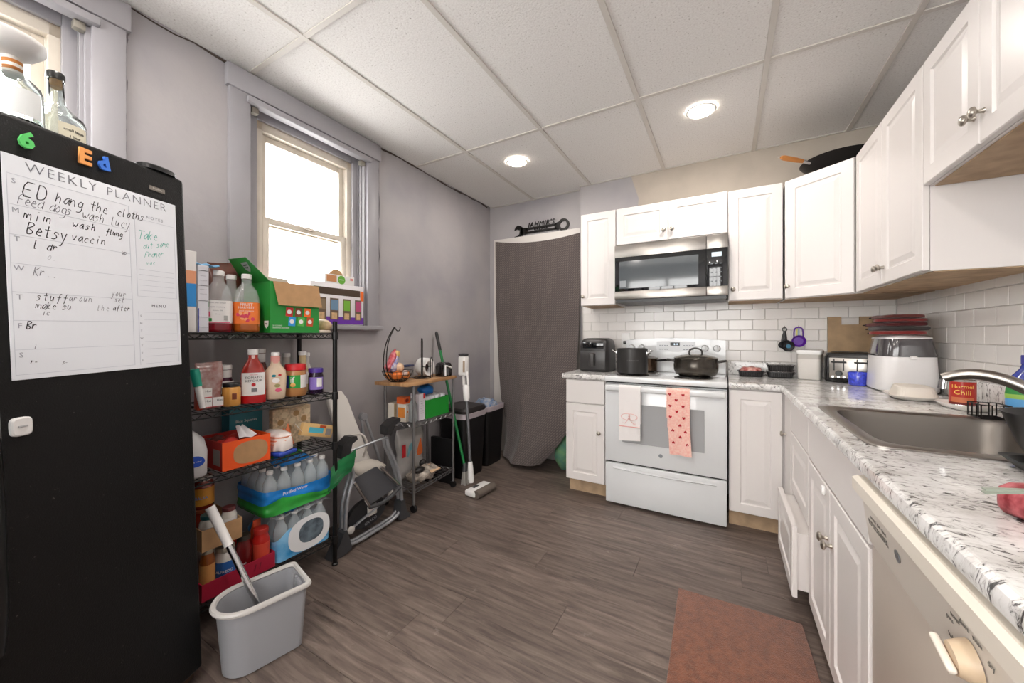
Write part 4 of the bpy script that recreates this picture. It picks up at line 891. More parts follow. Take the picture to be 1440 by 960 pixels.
lid(t, WHITEP, .0205, .2135, .238, 'cap'); band(t, 'seal_band', M('seal_print', '#e9c5bf', .6), .0192, .195, .212)
mb = MB().loft([(0, 0, zz, .0382, .0492, 2.6) for zz in (.035, .05, .12, .135)], n=64, cap0=False, cap1=False); mb.f = [f for f in mb.f if mb.v[f[0]][0] > .0382*.62 and mb.v[f[1]][0] > .0382*.62]; mb.mi = [0]*len(mb.f); mb.build('front_label', PW_, t, smooth=60)
txt('TOMATO', .015, INK, t, FX(.0388, 0, .113), ext=.0002); txt('KETCHUP', .0135, INK, t, FX(.0388, 0, .099), ext=.0002); txt('HEIRLOOM', .006, RED, t, FX(.0388, 0, .126), ext=.0002)
mb = MB(); mb.lathe([(.0001, .0008), (.008, .0004)], n=16); mb.xf(frame((.0386, 0, .082), (0, 1, 0), (0, 0, 1))); mb.build('tomato_print', RED, t, smooth=0); MB().box(.0386, .039, -.008, .013, .05, .066).build('barcode', M('barcode_grey', '#77777a', .6), t, smooth=0)
t = thing('dressing_bottle', 'cream-coloured salad dressing bottle with white cap', 'bottle', (-1.09, -1.684, z), -.42)
P_ = [(.001, .033, .022), (.008, .040, .027), (.05, .043, .028), (.10, .046, .028), (.135, .042, .026), (.16, .024, .020), (.17, .0195, .0185), (.205, .016, .016)]
MB().loft([(0, 0, zz, hy, hx, 2.5) for zz, hx, hy in P_], n=36).build('bottle', M('dressing_cream', '#d8c2a8', .25, coat=.4), t, smooth=60); lid(t, WHITEP, .0175, .2055, .2205, 'cap'); band(t, 'neck_wrap', M('neck_pink', '#dc9b93', .5), .0196, .170, .203)
for y, zz, m_, s_ in ((-.008, .112, TEALP, .009), (.016, .115, RED, .007), (.006, .066, M('print_olive', '#9a9360', .6), .012), (.01, .045, PINKP, .013), (.0, .09, PW_, .016)):
    mb = MB(); mb.lathe([(.0001, .0006), (s_, .0002)], n=14, sy=.7); mb.xf(frame((.0286, y, zz), (0, 1, 0), (0, 0, 1))); mb.build('label_print', m_, t, smooth=0)
t = round_thing('peanut_butter_jar', 'peanut butter jar with red lid and green label', 'jar', (-1.112, -1.577, z), [(.0001, 0), (.044, .001), (.049, .008), (.049, .112), (.045, .126), (.0001, .128)], M('peanut_butter', '#b98250', .3, coat=.4), rz=-.5)
lid(t, M('lid_red', '#d4242b', .4), .047, .1285, .158); band(t, 'green_label', M('label_green', '#2a9d3f', .45), .0495, .042, .105, -1.0, .42); band(t, 'white_panel', PW_, .0495, .042, .105, .42, 1.3); band(t, 'navy_edge', NAVY, .0499, .042, .105, -1.0, -.62)
ctxt(t, 'if', .042, PW_, .0499, .082, -.32); mb = MB(); mb.ball((.049, -.012, .058), .003, .012, .01); mb.build('peanut_print', M('print_peanut', '#d9a45c', .5), t)
t = round_thing('jelly_jar', 'grape jelly jar with a purple lid at the deck end', 'jar', (-1.10, -1.478, z), [(.0001, 0), (.032, .001), (.036, .008), (.036, .09), (.032, .103), (.032, .108), (.0001, .108)], M('jelly_dark', '#241232', .12, coat=.5), rz=-.5)
lid(t, M('lid_purple', '#4b2f95', .4), .035, .1085, .13); band(t, 'label', M('label_lilac', '#8a72c4', .5), .0364, .022, .085, -1.1, 1.1); band(t, 'white_panel', PW_, .0367, .035, .08, .05, .8)
for k, (x, y, h_, m1, c1, lb) in enumerate(((-1.20, -1.692, .235, 'vinegar_brown', '#5c2417', 'dark brown sauce bottle with white neck label behind the ketchup'), (-1.27, -1.535, .205, 'spice_white', '#d8d3cc', 'white-labelled spice jar at the back behind the dressing'), (-1.195, -1.492, .215, 'mustard_tan', '#cdb78c', 'tan mustard bottle with a white cap behind the peanut butter'), (-1.25, -1.440, .205, 'pepper_white', '#d6d2cd', 'white-labelled pepper jar at the back behind the jelly'))):
    t = round_thing('condiment_bottle', lb, 'bottle', (x, y, z), [(.0001, 0), (.024, .001), (.027, .006), (.027, h_*.55), (.020, h_*.68), (.017, h_*.72), (.017, h_-.02), (.0001, h_-.02)], M(m1, c1, .25, coat=.3)); lid(t, WHITEP, .019, h_-.0195, h_, 'cap'); band(t, 'label', PW_, .0274, h_*.2, h_*.5)
    if k == 0: band(t, 'neck_label', PW_, .0175, h_*.73, h_-.022)

# --- third deck
z = LEV[2]+.001
t = thing('milk_jug', 'translucent white gallon jug with a blue oval label', 'jug', (-1.112, -2.018, z), -.3)
MB().loft([(0, 0, .001, .062, .062, 4), (0, 0, .01, .07, .07, 4), (0, 0, .10, .071, .071, 4), (0, 0, .14, .062, .062, 3.4), (.0, 0, .165, .04, .04, 2.6), (0, 0, .185, .02, .02, 2), (0, 0, .198, .019, .019, 2)], n=40).build('jug', M('milky_plastic', '#d9d8d9', .35, trans=.15), t, smooth=60); lid(t, SKY, .021, .1985, .212, 'cap')
MB().tube([(.03, .0, .158), (.062, .0, .15), (.078, 0, .12), (.073, 0, .09)], [.009, .010, .010, .009], 10).build('handle', M('milky_plastic'), t, smooth=60)
mb = MB(); mb.lathe([(.0001, .0012), (.03, .0004)], n=26, sy=.72); mb.xf(frame((.0712, .03, .07), (0, 1, 0), (0, 0, 1))); ov = mb.build('oval_label', M('label_blue', '#1d4fc0', .4), t, smooth=0); txt('spring water', .008, PW_, ov, FX(.073, .03, .07))
t = thing('snack_box', 'bright orange open box with torn oval front full of packets', 'box', (-1.04, -1.918, z), .02)
OB = M('box_orange', '#f0591d', .45); DR = M('box_dark_red', '#a11f14', .5); w_, dd, hh = .188, .21, .118
mb = MB(); mb.box(-dd, 0, .003, w_, 0, .003); mb.box(-.003, 0, 0, w_, .003, hh); mb.box(-dd, -.0032, w_-.003, w_, .003, hh); mb.build('carton', OB, t, smooth=0)
mb = MB(); mb.box(-dd, -.0032, 0, .003, 0, hh); mb.box(-dd, -dd+.003, .0032, w_-.0032, .003, hh); mb.build('side_walls', DR, t, smooth=0)
MB().box(-.075, -.02, -.0007, -.0001, .02, .085).build('barcode', M('barcode_pale', '#8f8a86', .6), t, smooth=0)
mb = MB(); oval = [(.108+.068*math.copysign(abs(math.cos(a))**.75, math.cos(a)), .058+.047*math.copysign(abs(math.sin(a))**.75, math.sin(a))) for a in [2*PI*i/32 for i in range(32)]]; mb.prism(oval, .0003, .0012, 'x'); mb.build('torn_oval', CARD, t, smooth=0)
for k, (x, y, rz_, mt) in enumerate(((-.06, .05, .3, M('packet_red', '#b92b24', .4)), (-.12, .09, -.3, M('packet_red')), (-.09, .14, .5, M('packet_red')), (-.15, .04, .1, M('packet_dark', '#5a2a26', .4)))):
    MB().sheet(lambda u, v: (x-.03+.06*u, y-.035+.07*v, .108+.012*math.sin(PI*u)*math.sin(PI*v)+.004*math.sin(9*u+5*v)), 8, 8, .004).build('packet', mt, t, smooth=60)
MB().sheet(lambda u, v: (-.05-.03*v+.01*math.sin(u*4), .085+.075*u*(1-.6*v), .112+.05*v+.004*math.sin(u*7)), 10, 8, .002).build('white_packet', M('packet_white', '#e2e0e2', .4), t, smooth=60)
t = thing('wet_wipes_pack', 'soft blue packet lying at the back of the third deck', 'packet', (-1.28, -1.965, z), .1)
MB().rbox(-.04, .04, -.06, .06, .0, .125, .03, 4).build('packet', M('soft_blue', '#5d86ad', .4, var=(20, .3)), t, smooth=60)
t = thing('bread_bag', 'white and orange printed bread bag right of the orange box', 'bag', (-1.10, -1.672, z), .2)
bb = MB().loft([(-.02, 0, .022, .05, .040, 4), (0, 0, .026, .072, .044, 3.4), (.004, 0, .06, .074, .043, 3), (0, 0, .095, .066, .036, 3), (-.01, 0, .108, .045, .02, 2.5)], n=36); bb.v = [(x+.002*math.sin(y*160), y+.003*math.sin(z*120+x*60), z+.003*math.sin(x*90+y*70)) for x, y, z in bb.v]; bb.build('loaf_bag', M('bread_bag_print', '#e6ddd8', .3, bump=(40, .3)), t, smooth=60)
for k in range(3): MB().loft([(.0, 0, .052+.016*k, .0745-.002*k, .0445-.002*k, 3), (.0, 0, .058+.016*k, .0745-.002*k, .0442-.002*k, 3)], n=36, cap0=False, cap1=False).build('stripe', M('print_salmon', '#dd8a63', .4), t, smooth=60)
MB().sheet(lambda u, v: (.03-.04*v, .036+.035*u, .07+.05*(v-.5)*(1+u)+.01*math.sin(u*9)), 8, 8, .002).build('gathered_end', M('bag_orange_end', '#d9713a', .35), t, smooth=60)
MB().rbox(-.06, .074, -.045, .05, 0, .021, .008).build('lower_pack', M('blue_pack', '#2946a8', .4), t, smooth=60)
t = box_thing('cracker_box', 'dark teal box standing at the back of the third deck', 'box', -1.337, -1.262, -1.80, -1.655, z, .855, M('box_teal', '#0f6b78', .45)); txt('Rice Squares', .018, PW_, t, FX(.0382, 0, .15))
t = box_thing('oat_box', 'flat oatmeal cookie box with round cookie print propped on the third deck', 'box', -1.235, -1.20, -1.64, -1.445, z, .832, M('box_oat', '#cdb695', .6, var=(55, .3)), rz=0.02)
for k in range(9):
    mb = MB(); mb.lathe([(.0001, .001), (.016, .0003)], n=14); mb.xf(frame((.0177, -.08+.02*k, .12+.035*((k*7) % 3-1)), (0, 1, 0), (0, 0, 1))); mb.build('cookie_print', M('cookie_brown', '#a98558', .7) if k % 2 else M('cookie_pale', '#dccaa9', .7), t, smooth=0)
t = thing('flour_sack', 'folded beige paper sack lying across the boxes below the second deck', 'bag', (-1.215, -1.55, .8325), 0)
MB().ball((0, 0, .016), .075, .09, .0155, 20, 10).build('sack', M('sack_beige', '#b9ab97', .7, var=(14, .15)), t, smooth=60); txt('CO', .014, INK, t, frame((.062, -.045, .022), (0, 1, 0), (-.5, 0, 1)))
t = thing('granola_box', 'small yellow box tipped forward over the edge of the third deck', 'box', (-1.085, -1.50, z+.0), 0)
mb = MB().rbox(-.012, .012, -.085, .085, 0, .062, .001); mb.cur = 0
R_ = Matrix.Translation((.012, .0, .045)) @ Matrix.Rotation(-.30, 4, 'X'); mb.xf(R_); c_ = mb.build('carton', M('box_yellow', '#d9b47a', .5), t)
for nm, y0, y1, z0_, z1_, mt in (('blue_print', -.05, .03, .018, .044, M('print_cyan', '#4fb3c9', .5)), ('label', .045, .075, .012, .045, M('barcode_pale')), ('red_print', .005, .04, .045, .058, M('print_rust'))):
    MB().box(.0122, .013, y0, y1, z0_, z1_).xf(R_).build(nm, mt, c_, smooth=0)
MB().sheet(lambda u, v: (-.012+.03*v, -.085-.028*u, .031-.012*v+.02*u), 4, 4, .0015).xf(R_).build('open_flap', PW_, c_)

# --- bottom deck
z = LEV[3]+.001
t = thing('jar_tray', 'low crimson cardboard tray of jars on the bottom deck', 'tray', (-1.04, -1.987, z), 0)
CR = M('crimson_card', '#a81235', .6); w_, dd = .275, .24
mb = MB(); mb.box(-dd, 0, 0, w_, 0, .003); mb.box(-.003, 0, 0, w_, .003, .068); mb.box(-dd, -dd+.003, 0, w_, .003, .068); mb.box(-dd+.003, -.003, 0, .003, .003, .068); mb.box(-dd+.003, -.003, w_-.003, w_, .003, .068); mb.build('tray', CR, t, smooth=0)
txt('11', .04, M('print_maroon', '#7a0c26', .6), t, FX(.0004, .20, .034), shear=.2)
zt = z+.004
def jar(label, loc, r, h, body, lidm, lab=None, words=None, name='jar', rz=-.45):
    t = round_thing(name, label, 'jar', loc, [(.0001, 0), (r*.88, .0005), (r, .008), (r, h*.74), (r*.8, h*.86), (r*.8, h*.885), (.0001, h*.885)], body, rz=rz); lid(t, lidm, r*.88, h*.886, h)
    if lab: band(t, 'label', lab, r+.0004, h*.12, h*.66)
    for w2, sz, mt, zz in (words or []): ctxt(t, w2, sz, mt, r+.0006, zz, 0)
    return t
METL = M('lid_pale_gold', '#b9b1a0', .35, .6)
jar('amber jar with a brown label at the left of the crimson tray', (-1.082, -1.953, zt), .026, .19, M('amber_sauce', '#8a4a1e', .2, coat=.4), METL, M('label_tan_brown', '#c58a4d', .6))
jar('tall white jar with a blue label in the crimson tray', (-1.088, -1.8885, zt), .0375, .165, M('alfredo_white', '#d9d5cd', .25, coat=.4), METL, M('label_royal_blue', '#2a63ad', .5), [('ALFREDO', .015, PW_, .07), ('sauce', .014, PW_, .05)])
jar('dark red pasta sauce jar with black lid in the crimson tray', (-1.092, -1.8165, zt), .0295, .175, M('sauce_dark_red', '#6a0f12', .15, coat=.5), M('lid_black_gold', '#2b2620', .4), None, [('basil', .012, PW_, .06)])
jar('bright red pasta sauce jar with red lid in the crimson tray', (-1.082, -1.7505, zt), .0335, .178, M('sauce_red', '#b3201a', .15, coat=.5), M('lid_deep_red', '#a3241c', .35), M('label_tomato', '#c9432f', .5))
jar('small sauce jar at the rear of the crimson tray', (-1.215, -1.80, zt), .036, .17, M('sauce_red'), METL)
jar('rear white jar holding up the brown cardboard tray', (-1.21, -1.92, zt), .042, .165, M('alfredo_white'), METL)
# brown cardboard tray on the jars
z2 = zt+.1905
t = thing('jar_tray', 'brown cardboard tray of jars stacked on the lower jars', 'tray', (-1.045, -1.985, z2), 0)
w_, dd, hh = .142, .235, .085
mb = MB(); mb.box(-dd, 0, 0, w_, 0, .003); mb.box(-.003, 0, 0, w_, .003, hh); mb.box(-dd, -dd+.003, 0, w_, .003, hh); mb.box(-dd+.003, -.003, 0, .003, .003, hh); mb.box(-dd+.003, -.003, w_-.003, w_, .003, hh); mb.build('tray', CARD, t, smooth=0)
za = z2+.004
jar('white jar with a dark teal lid in the brown cardboard tray', (-1.088, -1.943, za), .034, .125, M('alfredo_white'), M('lid_dark_teal', '#1f4a4c', .35), PW_, [('mayo', .012, SKY, .06)])
jar('white jar with a maroon lid in the brown cardboard tray', (-1.088, -1.874, za), .0275, .128, M('alfredo_white'), M('lid_maroon', '#5e2a2c', .35), PW_, [('sauce', .010, gd, .06)])
jar('lower reddish brown jar at the back of the brown cardboard tray', (-1.20, -1.925, za), .044, .12, M('salsa_red', '#7a2a1a', .2, coat=.4), M('lid_rust', '#7c3a22', .35))
jar('salsa jar with an orange label stacked at the top of the jars', (-1.20, -1.925, za+.1205), .040, .135, M('salsa_red'), M('lid_clear_white', '#c7c2ba', .4), M('label_amber', '#c98a2f', .5), [('SALSA', .016, SKY, .05)])
# chip of an orange bag beside the water
t = thing('snack_bag', 'small orange and red bag squeezed between the jars and the water', 'bag', (-1.152, -1.738, zt), 0)
bag_mesh(MB(), .013, .018, .19, 21).build('bag', M('bag_orange_red', '#c8451f', .4), t, smooth=60); txt('10', .03, GOLD, t, FX(.021, 0, .15))
# bottled water multipacks
BOT = MB().lathe([(.0001, .002), (.025, .001), (.031, .006), (.0315, .035), (.0295, .04), (.0315, .045), (.0315, .085), (.0295, .09), (.0315, .095), (.0315, .125), (.028, .148), (.016, .172), (.0125, .18), (.0125, .188), (.0001, .188)], n=16).mesh('bottle'); BOT.materials.append(M('water_bottle', '#dfe9ee', .08, alpha=.33))
for p_ in BOT.polygons: p_.use_smooth = True
CAPM = MB().lathe([(.0001, .2035), (.0125, .2035), (.014, .2015), (.014, .1885), (.0001, .1885)], n=14).mesh('cap'); CAPM.materials.append(WHITEP)
def water(label, loc, nx, ny, dxy=.0645):
    t = thing('water_multipack', label, 'water pack', loc, 0, 'bottled water multipacks')
    for i in range(nx):
        for j in range(ny):
            b_ = put('bottle', BOT, t, loc=(-.036-i*dxy, .036+j*dxy, .0005)); put('cap', CAPM, b_)
    return t
def wrap(t, name, mat, z0, z1, D, Wd, amp=.0025, sd=0, n=80, zf=None):
    mb = MB(); rows = 10; hx, hy = D/2+.003, Wd/2+.003
    for k in range(rows+1):
        s_ = k/rows
        for i in range(n):
            a = 2*PI*i/n; c, d = math.cos(a), math.sin(a); e = 9
            x = -D/2+hx*math.copysign(abs(c)**(2/e), c); y = Wd/2+hy*math.copysign(abs(d)**(2/e), d)
            lo, hi = (z0, z1) if zf is None else zf(y/Wd)
            w2 = amp*(1+math.sin(y*60+s_*7+sd)*.6+math.sin(y*31-s_*11+sd)*.4); mb.v.append((x+math.copysign(w2, c)*abs(c), y+math.copysign(w2, d)*abs(d), lo+(hi-lo)*s_))
    for k in range(rows):
        for i in range(n): mb.f.append((k*n+i, k*n+(i+1) % n, (k+1)*n+(i+1) % n, (k+1)*n+i)); mb.mi.append(0)
    return mb.build(name, mat, t, smooth=60)
WW, WDp = .33, .265
fb = M('film_blue', '#1f7fd0', .18, var=(9, .25)); fg = M('film_green', '#2f9a3d', .18, var=(9, .25)); fs = M('film_sky', '#3fa0e0', .18, var=(14, .2, '#8cc9f0'))
t1 = water('lower clear-wrapped bottled water pack with a white oval on its film', (-1.040, -1.703, z), 4, 4); W4 = .2655
wrap(t1, 'film', fs, 0, 0, .27, W4, sd=1, zf=lambda q: (.004, .10+.05*math.sin(q*5)))
mb = MB()
def oval_pts(cy, cz, ry, rz_, n=36, k=.8): return [(cy+ry*math.copysign(abs(math.cos(2*PI*i/n))**k, math.cos(2*PI*i/n)), cz+rz_*math.copysign(abs(math.sin(2*PI*i/n))**k, math.sin(2*PI*i/n))) for i in range(n)]
mb.prism(oval_pts(.150, .088, .105, .080), .0095, .0105, 'x'); ov = mb.build('white_oval', M('film_white', '#e4e6e8', .2), t1, smooth=0)
mb = MB(); mb.prism(oval_pts(.158, .093, .062, .052), .0107, .0117, 'x'); mb.build('clear_window', M('film_window', '#5c6973', .1, var=(30, .4)), ov, smooth=0)
mb = MB(); mb.sheet(lambda u, v: (-.27+.27*v, W4*u, .207+.004*math.sin(u*30)+.003*math.sin(v*25+u*9)), 20, 12, .001); mb.build('top_film', M('film_clear', '#b9c3c8', .12, alpha=.35), t1, smooth=60)
for k in range(3): MB().sheet(lambda u, v: (-.02-.05*v-.03*k, .05+.07*k+.05*u, .212+.005*math.sin(u*8)), 6, 5, .001).build('film_print', [fb, M('film_red', '#c23a33', .3), fb][k], t1, smooth=60)
t2 = water('upper bottled water pack with blue and green film torn open', (-1.052, -1.746, z+.2215), 4, 5)
wrap(t2, 'blue_film', fb, 0, 0, .27, WW, sd=3, zf=lambda q: (.055+.02*math.sin(q*6), .118-.03*max(0, q)*math.sin(q*3)))
wrap(t2, 'green_film', fg, 0, 0, .27, WW, amp=.0032, sd=5, zf=lambda q: (.004, .058+.02*math.sin(q*6)))
txt('Purified Water', .020, PW_, t2, FX(.0095, .13, .092), shear=.1)
MB().sheet(lambda u, v: (-.15+.13*v, .08+.17*u, .209+.012*math.sin(PI*u)+.008*math.sin(v*9+u*5)), 14, 10, .0015).build('top_film', fb, t2, smooth=60)
MB().sheet(lambda u, v: (-.24+.12*v, .12+.15*u, .212+.012*math.sin(PI*u)+.006*math.sin(v*9+u*5)), 14, 10, .0015).build('top_film_green', fg, t2, smooth=60)
MB().sheet(lambda u, v: (.052+.010*math.sin(u*6+v*3)-.02*(1-u), WW-.05+.13*u+.02*v, .03+.11*v+.07*u+.008*math.sin(v*14)), 16, 14, .0015).build('torn_film', M('film_dark_green', '#1c6b3d', .2, var=(12, .3)), t2, smooth=60)
# ------------------------------------------------------------------ mop bucket and mop
t = thing('mop_bucket', 'grey plastic D-shaped mop bucket on the floor beside the freezer', 'bucket', (-.775, -1.90, 0), -.22)
BK = M('bucket_grey', '#9a9b9f', .45, bump=(60, .05))
def dsec(z, hw, y0, y1, n=14):
    """closed outline: round end toward -y, flat end toward +y with rounded corners"""
    pts = []
    for i in range(n+1):
        a = PI+PI*i/n; pts.append((hw*math.cos(a), y0+hw+hw*math.sin(a), z))
    rc = .02
    for i in range(5):
        a = PI/2*i/4; pts.append((hw-rc+rc*math.cos(a), y1-rc+rc*math.sin(a), z))
    for i in range(5):
        a = PI/2+PI/2*i/4; pts.append((-hw+rc+rc*math.cos(a), y1-rc+rc*math.sin(a), z))
    return pts
def dloft(mb, secs, cap0=False, cap1=False):
    vs = []; n = len(secs[0])
    for s_ in secs: vs += s_
    fs = [(i*n+k, i*n+(k+1) % n, (i+1)*n+(k+1) % n, (i+1)*n+k) for i in range(len(secs)-1) for k in range(n)]
    if cap0: fs.append(tuple(reversed(range(n))))
    if cap1: fs.append(tuple(range((len(secs)-1)*n, len(secs)*n)))
    return mb.add(vs, fs)
mb = MB(); dloft(mb, [dsec(.001, .070, -.115, .118), dsec(.004, .074, -.12, .122), dsec(.235, .088, -.138, .135), dsec(.236, .084, -.134, .131), dsec(.012, .068, -.112, .115)], True, True); mb.build('tub', BK, t, smooth=40)
mb = MB(); dloft(mb, [dsec(.232, .0885, -.139, .136), dsec(.232, .100, -.152, .146), dsec(.240, .102, -.155, .148), dsec(.247, .099, -.151, .145), dsec(.247, .088, -.139, .135), dsec(.238, .0855, -.135, .132)]); mb.build('rim', M('bucket_rim', '#c9c6c2', .4), t, smooth=40)
mb = MB()
for i in range(4): mb.rbox(-.040+.022*i, -.028+.022*i, .118, .129, .17, .232, .003)
mb.build('wringer_ribs', BK, t)
t = thing('mop', 'mop with a steel pole and white grip standing in the grey bucket', 'mop', (-.79, -1.89, .0135))
p0, p1 = Vector((0, 0, .13)), Vector((-.170, -.078, .470)); d_ = (p1-p0).normalized()
mb = MB().cyl(p0, p0+d_*.29, .0115, n=16); mb.build('pole', CHROME, t)
MB().cyl(p0+d_*.285, p0+d_*.45, .0155, .0165, n=16).build('grip', WHITEP, t)
MB().tube([p0-d_*.05, p0+d_*.012], [.021, .017], 16).build('collar', M('bucket_rim'), t)
mb = MB()
for i in range(26):
    a = 2*PI*i/26; mb.tube([p0-d_*.04, (.03*math.cos(a)-.0, .03*math.sin(a), .05), (.045*math.cos(a), .05*math.sin(a), .006)], .006, 5)
o = mb.build('mop_strings', M('mop_grey', '#8f8c88', .95), t); o['kind'] = 'stuff'

# ------------------------------------------------------------------ folded baby swing
t = thing('baby_swing', 'folded grey tubular baby swing with a white seat shell leaning by the cart', 'baby swing', (-1.09, -1.10, 0))
T1 = Matrix.Translation((1.09, 1.10, 0)); AL = M('satin_aluminium', '#a9acb1', .36, .6); SH = M('shell_ivory', '#d9d5cf', .45)
def smooth_path(pts, k=3):
    for _ in range(k):
        q = [Vector(pts[0])]
        for a, c in zip(pts, pts[1:]): a, c = Vector(a), Vector(c); q += [a.lerp(c, .25), a.lerp(c, .75)]
        pts = q+[Vector(pts[-1])]
    return pts
for dx in (0, .034):
    for side, path in (('left', [(-1.085-dx, -1.285, .53), (-1.085-dx, -1.275, .45), (-1.085-dx, -1.262, .40), (-1.082-dx, -1.30, .31), (-1.08-dx, -1.318, .22), (-1.075-dx, -1.322, .12), (-1.07-dx, -1.34, .06)]),
                       ('right', [(-1.085-dx, -1.02, .56), (-1.085-dx, -1.01, .50), (-1.085-dx, -.955, .40), (-1.085-dx, -.922, .30), (-1.085-dx, -.905, .20), (-1.085-dx, -.90, .13), (-1.085-dx, -.885, .07)])):
        mb = MB(); mb.tube(smooth_path(path), .0105, 12); mb.xf(T1); mb.build('leg_tube', AL, t, smooth=60)
for dx in (0, .03):
    mb = MB(); mb.tube(smooth_path([(-1.07-dx, -1.325, .06), (-1.072-dx, -1.28, .026), (-1.085-dx, -1.10, .024), (-1.09-dx, -.95, .030), (-1.088-dx, -.90, .07)]), .0105, 12); mb.xf(T1); mb.build('base_tube', AL, t, smooth=60)
mb = MB(); mb.prism([(-1.415, .001), (-1.355, .001), (-1.30, .014), (-1.295, .03), (-1.325, .13), (-1.345, .12), (-1.385, .05)], -1.125, -1.055, 'x'); mb.xf(T1); mb.build('foot', DARKG, t, smooth=30)
mb = MB(); mb.prism([(-.93, .014), (-.895, .002), (-.838, .001), (-.836, .012), (-.872, .06), (-.885, .13), (-.915, .13), (-.925, .05)], -1.135, -1.07, 'x'); mb.xf(T1); mb.build('foot', DARKG, t, smooth=30)
for pts in ([(-1.355, .545), (-1.345, .60), (-1.29, .635), (-1.255, .632), (-1.25, .612), (-1.285, .595), (-1.295, .55), (-1.31, .525), (-1.345, .525)], [(-1.035, .585), (-1.035, .64), (-.985, .67), (-.935, .675), (-.925, .655), (-.975, .635), (-.99, .60), (-1.005, .575)]):
    mb = MB(); mb.prism(pts, -1.13, -1.065, 'x'); mb.xf(T1); mb.build('hub', M('hub_black', '#242426', .45), t, smooth=30)
MB().cyl((-1.10, -1.29, .545), (-1.10, -1.01, .565), .0065, n=10).xf(T1).build('cross_bar', AL, t)
# folded foot-rest tray between the legs
mb = MB(); Pq = [(-1.105, -1.255, .375), (-1.105, -1.085, .40), (-1.075, -.945, .235), (-1.070, -1.165, .205)]
mb.add(Pq+[(x-.018, y, zz-.006) for x, y, zz in Pq], [(0, 3, 2, 1), (4, 5, 6, 7), (0, 1, 5, 4), (1, 2, 6, 5), (2, 3, 7, 6), (3, 0, 4, 7)]); mb.xf(T1); mb.build('footrest', M('footrest_grey', '#45464a', .5), t, smooth=0)
mb = MB(); mb.tube([(-1.068, -1.270, .375), (-1.060, -1.172, .200)], .0085, 8); mb.xf(T1); mb.build('footrest_rail', CHROME, t)
mb = MB(); mb.tube([(-1.068, -1.085, .405), (-1.062, -.935, .240)], .0085, 8); mb.xf(T1); mb.build('footrest_rail', CHROME, t)
mb = MB(); mb.tube(smooth_path([(-1.058, -1.175, .197), (-1.052, -1.06, .185), (-1.058, -.94, .235)]), .012, 8); mb.xf(T1); mb.build('footrest_lip', DARKG, t, smooth=60)
# seat shell behind
mb = MB(); sec = []
for k in range(11):
    s_ = k/10; zc = .34+.52*s_; wy = .085*(1-.25*s_)*(1 if s_ < .93 else .75); cyy = -1.135-.085*s_; cxx = -1.165-.16*s_
    sec.append((cxx, cyy, zc, .022 if s_ < .93 else .012, wy, 4))
mb.loft(sec, n=28); mb.xf(T1); mb.build('seat_shell', SH, t, smooth=60)
mb = MB(); mb.loft([(-1.20, -1.16, .44, .03, .07, 3), (-1.185, -1.12, .41, .045, .10, 3), (-1.17, -1.08, .37, .045, .11, 3), (-1.16, -1.07, .345, .02, .09, 3)], n=24); mb.xf(T1); mb.build('seat_cushion', M('cushion_cream', '#d6cfc4', .9, bump=(80, .3)), t, smooth=60)
mb = MB(); mb.tube(smooth_path([(-1.19, -1.20, .60), (-1.15, -1.16, .62), (-1.14, -1.12, .55), (-1.17, -1.13, .46)]), .007, 8); mb.xf(T1); mb.build('harness_strap', M('strap_white', '#cfcac3', .8), t, smooth=60)
# rear leg pair and pivot cap against the wall
mb = MB(); mb.lathe([(.0001, .03), (.022, .03), (.027, .024), (.027, 0), (.0001, 0)], n=20); mb.xf(T1 @ Matrix.Translation((-1.31, -1.03, .675)) @ Matrix.Rotation(PI/2, 4, 'Y')); mb.build('pivot_cap', GREYP, t)
for a, c in (((-1.295, -1.045, .665), (-1.27, -1.02, .34)), ((-1.295, -1.015, .665), (-1.265, -.92, .36))):
    MB().cyl(a, c, .0095, n=10).xf(T1).build('rear_leg', AL, t)
# lower mechanism: dark oval hub with lettering
mb = MB(); mb.prism([(-1.12+.135*math.cos(2*PI*i/36), .125+.085*math.sin(2*PI*i/36)) for i in range(36)], -1.165, -1.14, 'x'); mb.xf(T1); hb = mb.build('motor_housing', M('housing_black', '#26272a', .5), t, smooth=30)
MB().rbox(-1.139, -1.128, -1.13, -1.06, .10, .165, .008).xf(T1).build('white_cover', SH, hb)
txt('GRACO', .026, M('housing_letters', '#a3a4a8', .5), hb, T1 @ frame((-1.1385, -1.10, .068), (0, 1, .18), (0, -.18, 1)))
MB().cyl((-1.13, -1.24, .085), (-1.13, -.95, .17), .008, n=8).xf(T1).build('axle', AL, hb)
MB().ball((-1.125, -1.25, .08), .012, .025, .022).xf(T1).build('end_cap', SH, hb); MB().ball((-1.125, -.955, .185), .012, .022, .022).xf(T1).build('end_cap', SH, hb)

# ------------------------------------------------------------------ kitchen cart
CA = math.radians(4.5); CO = (-1.086, -.79, 0)
t = thing('kitchen_cart', 'chrome wire utility cart with a wooden top against the grey wall', 'cart', CO, CA)
D_, L_ = .255, .468; CH = M('cart_chrome', '#8f8f90', .3, .9)
for x, y in ((0, 0), (-D_, 0), (0, L_), (-D_, L_)):
    p_ = MB().cyl((x, y, .058), (x, y, .862), .0105, n=14).build('post', CH, t)
    MB().tube([(x, y, .06), (x, y, .05)], .008, 8).build('caster_stem', CH, p_)
    mb = MB(); mb.lathe([(.0001, -.01), (.024, -.01), (.0255, -.006), (.0255, .006), (.024, .01), (.0001, .01)], n=20); mb.xf(Matrix.Translation((x, y, .0262)) @ Matrix.Rotation(PI/2, 4, 'X')); mb.build('caster_wheel', BLACK, p_)
WOOD = M('cart_top_wood', '#b98d60', .45)
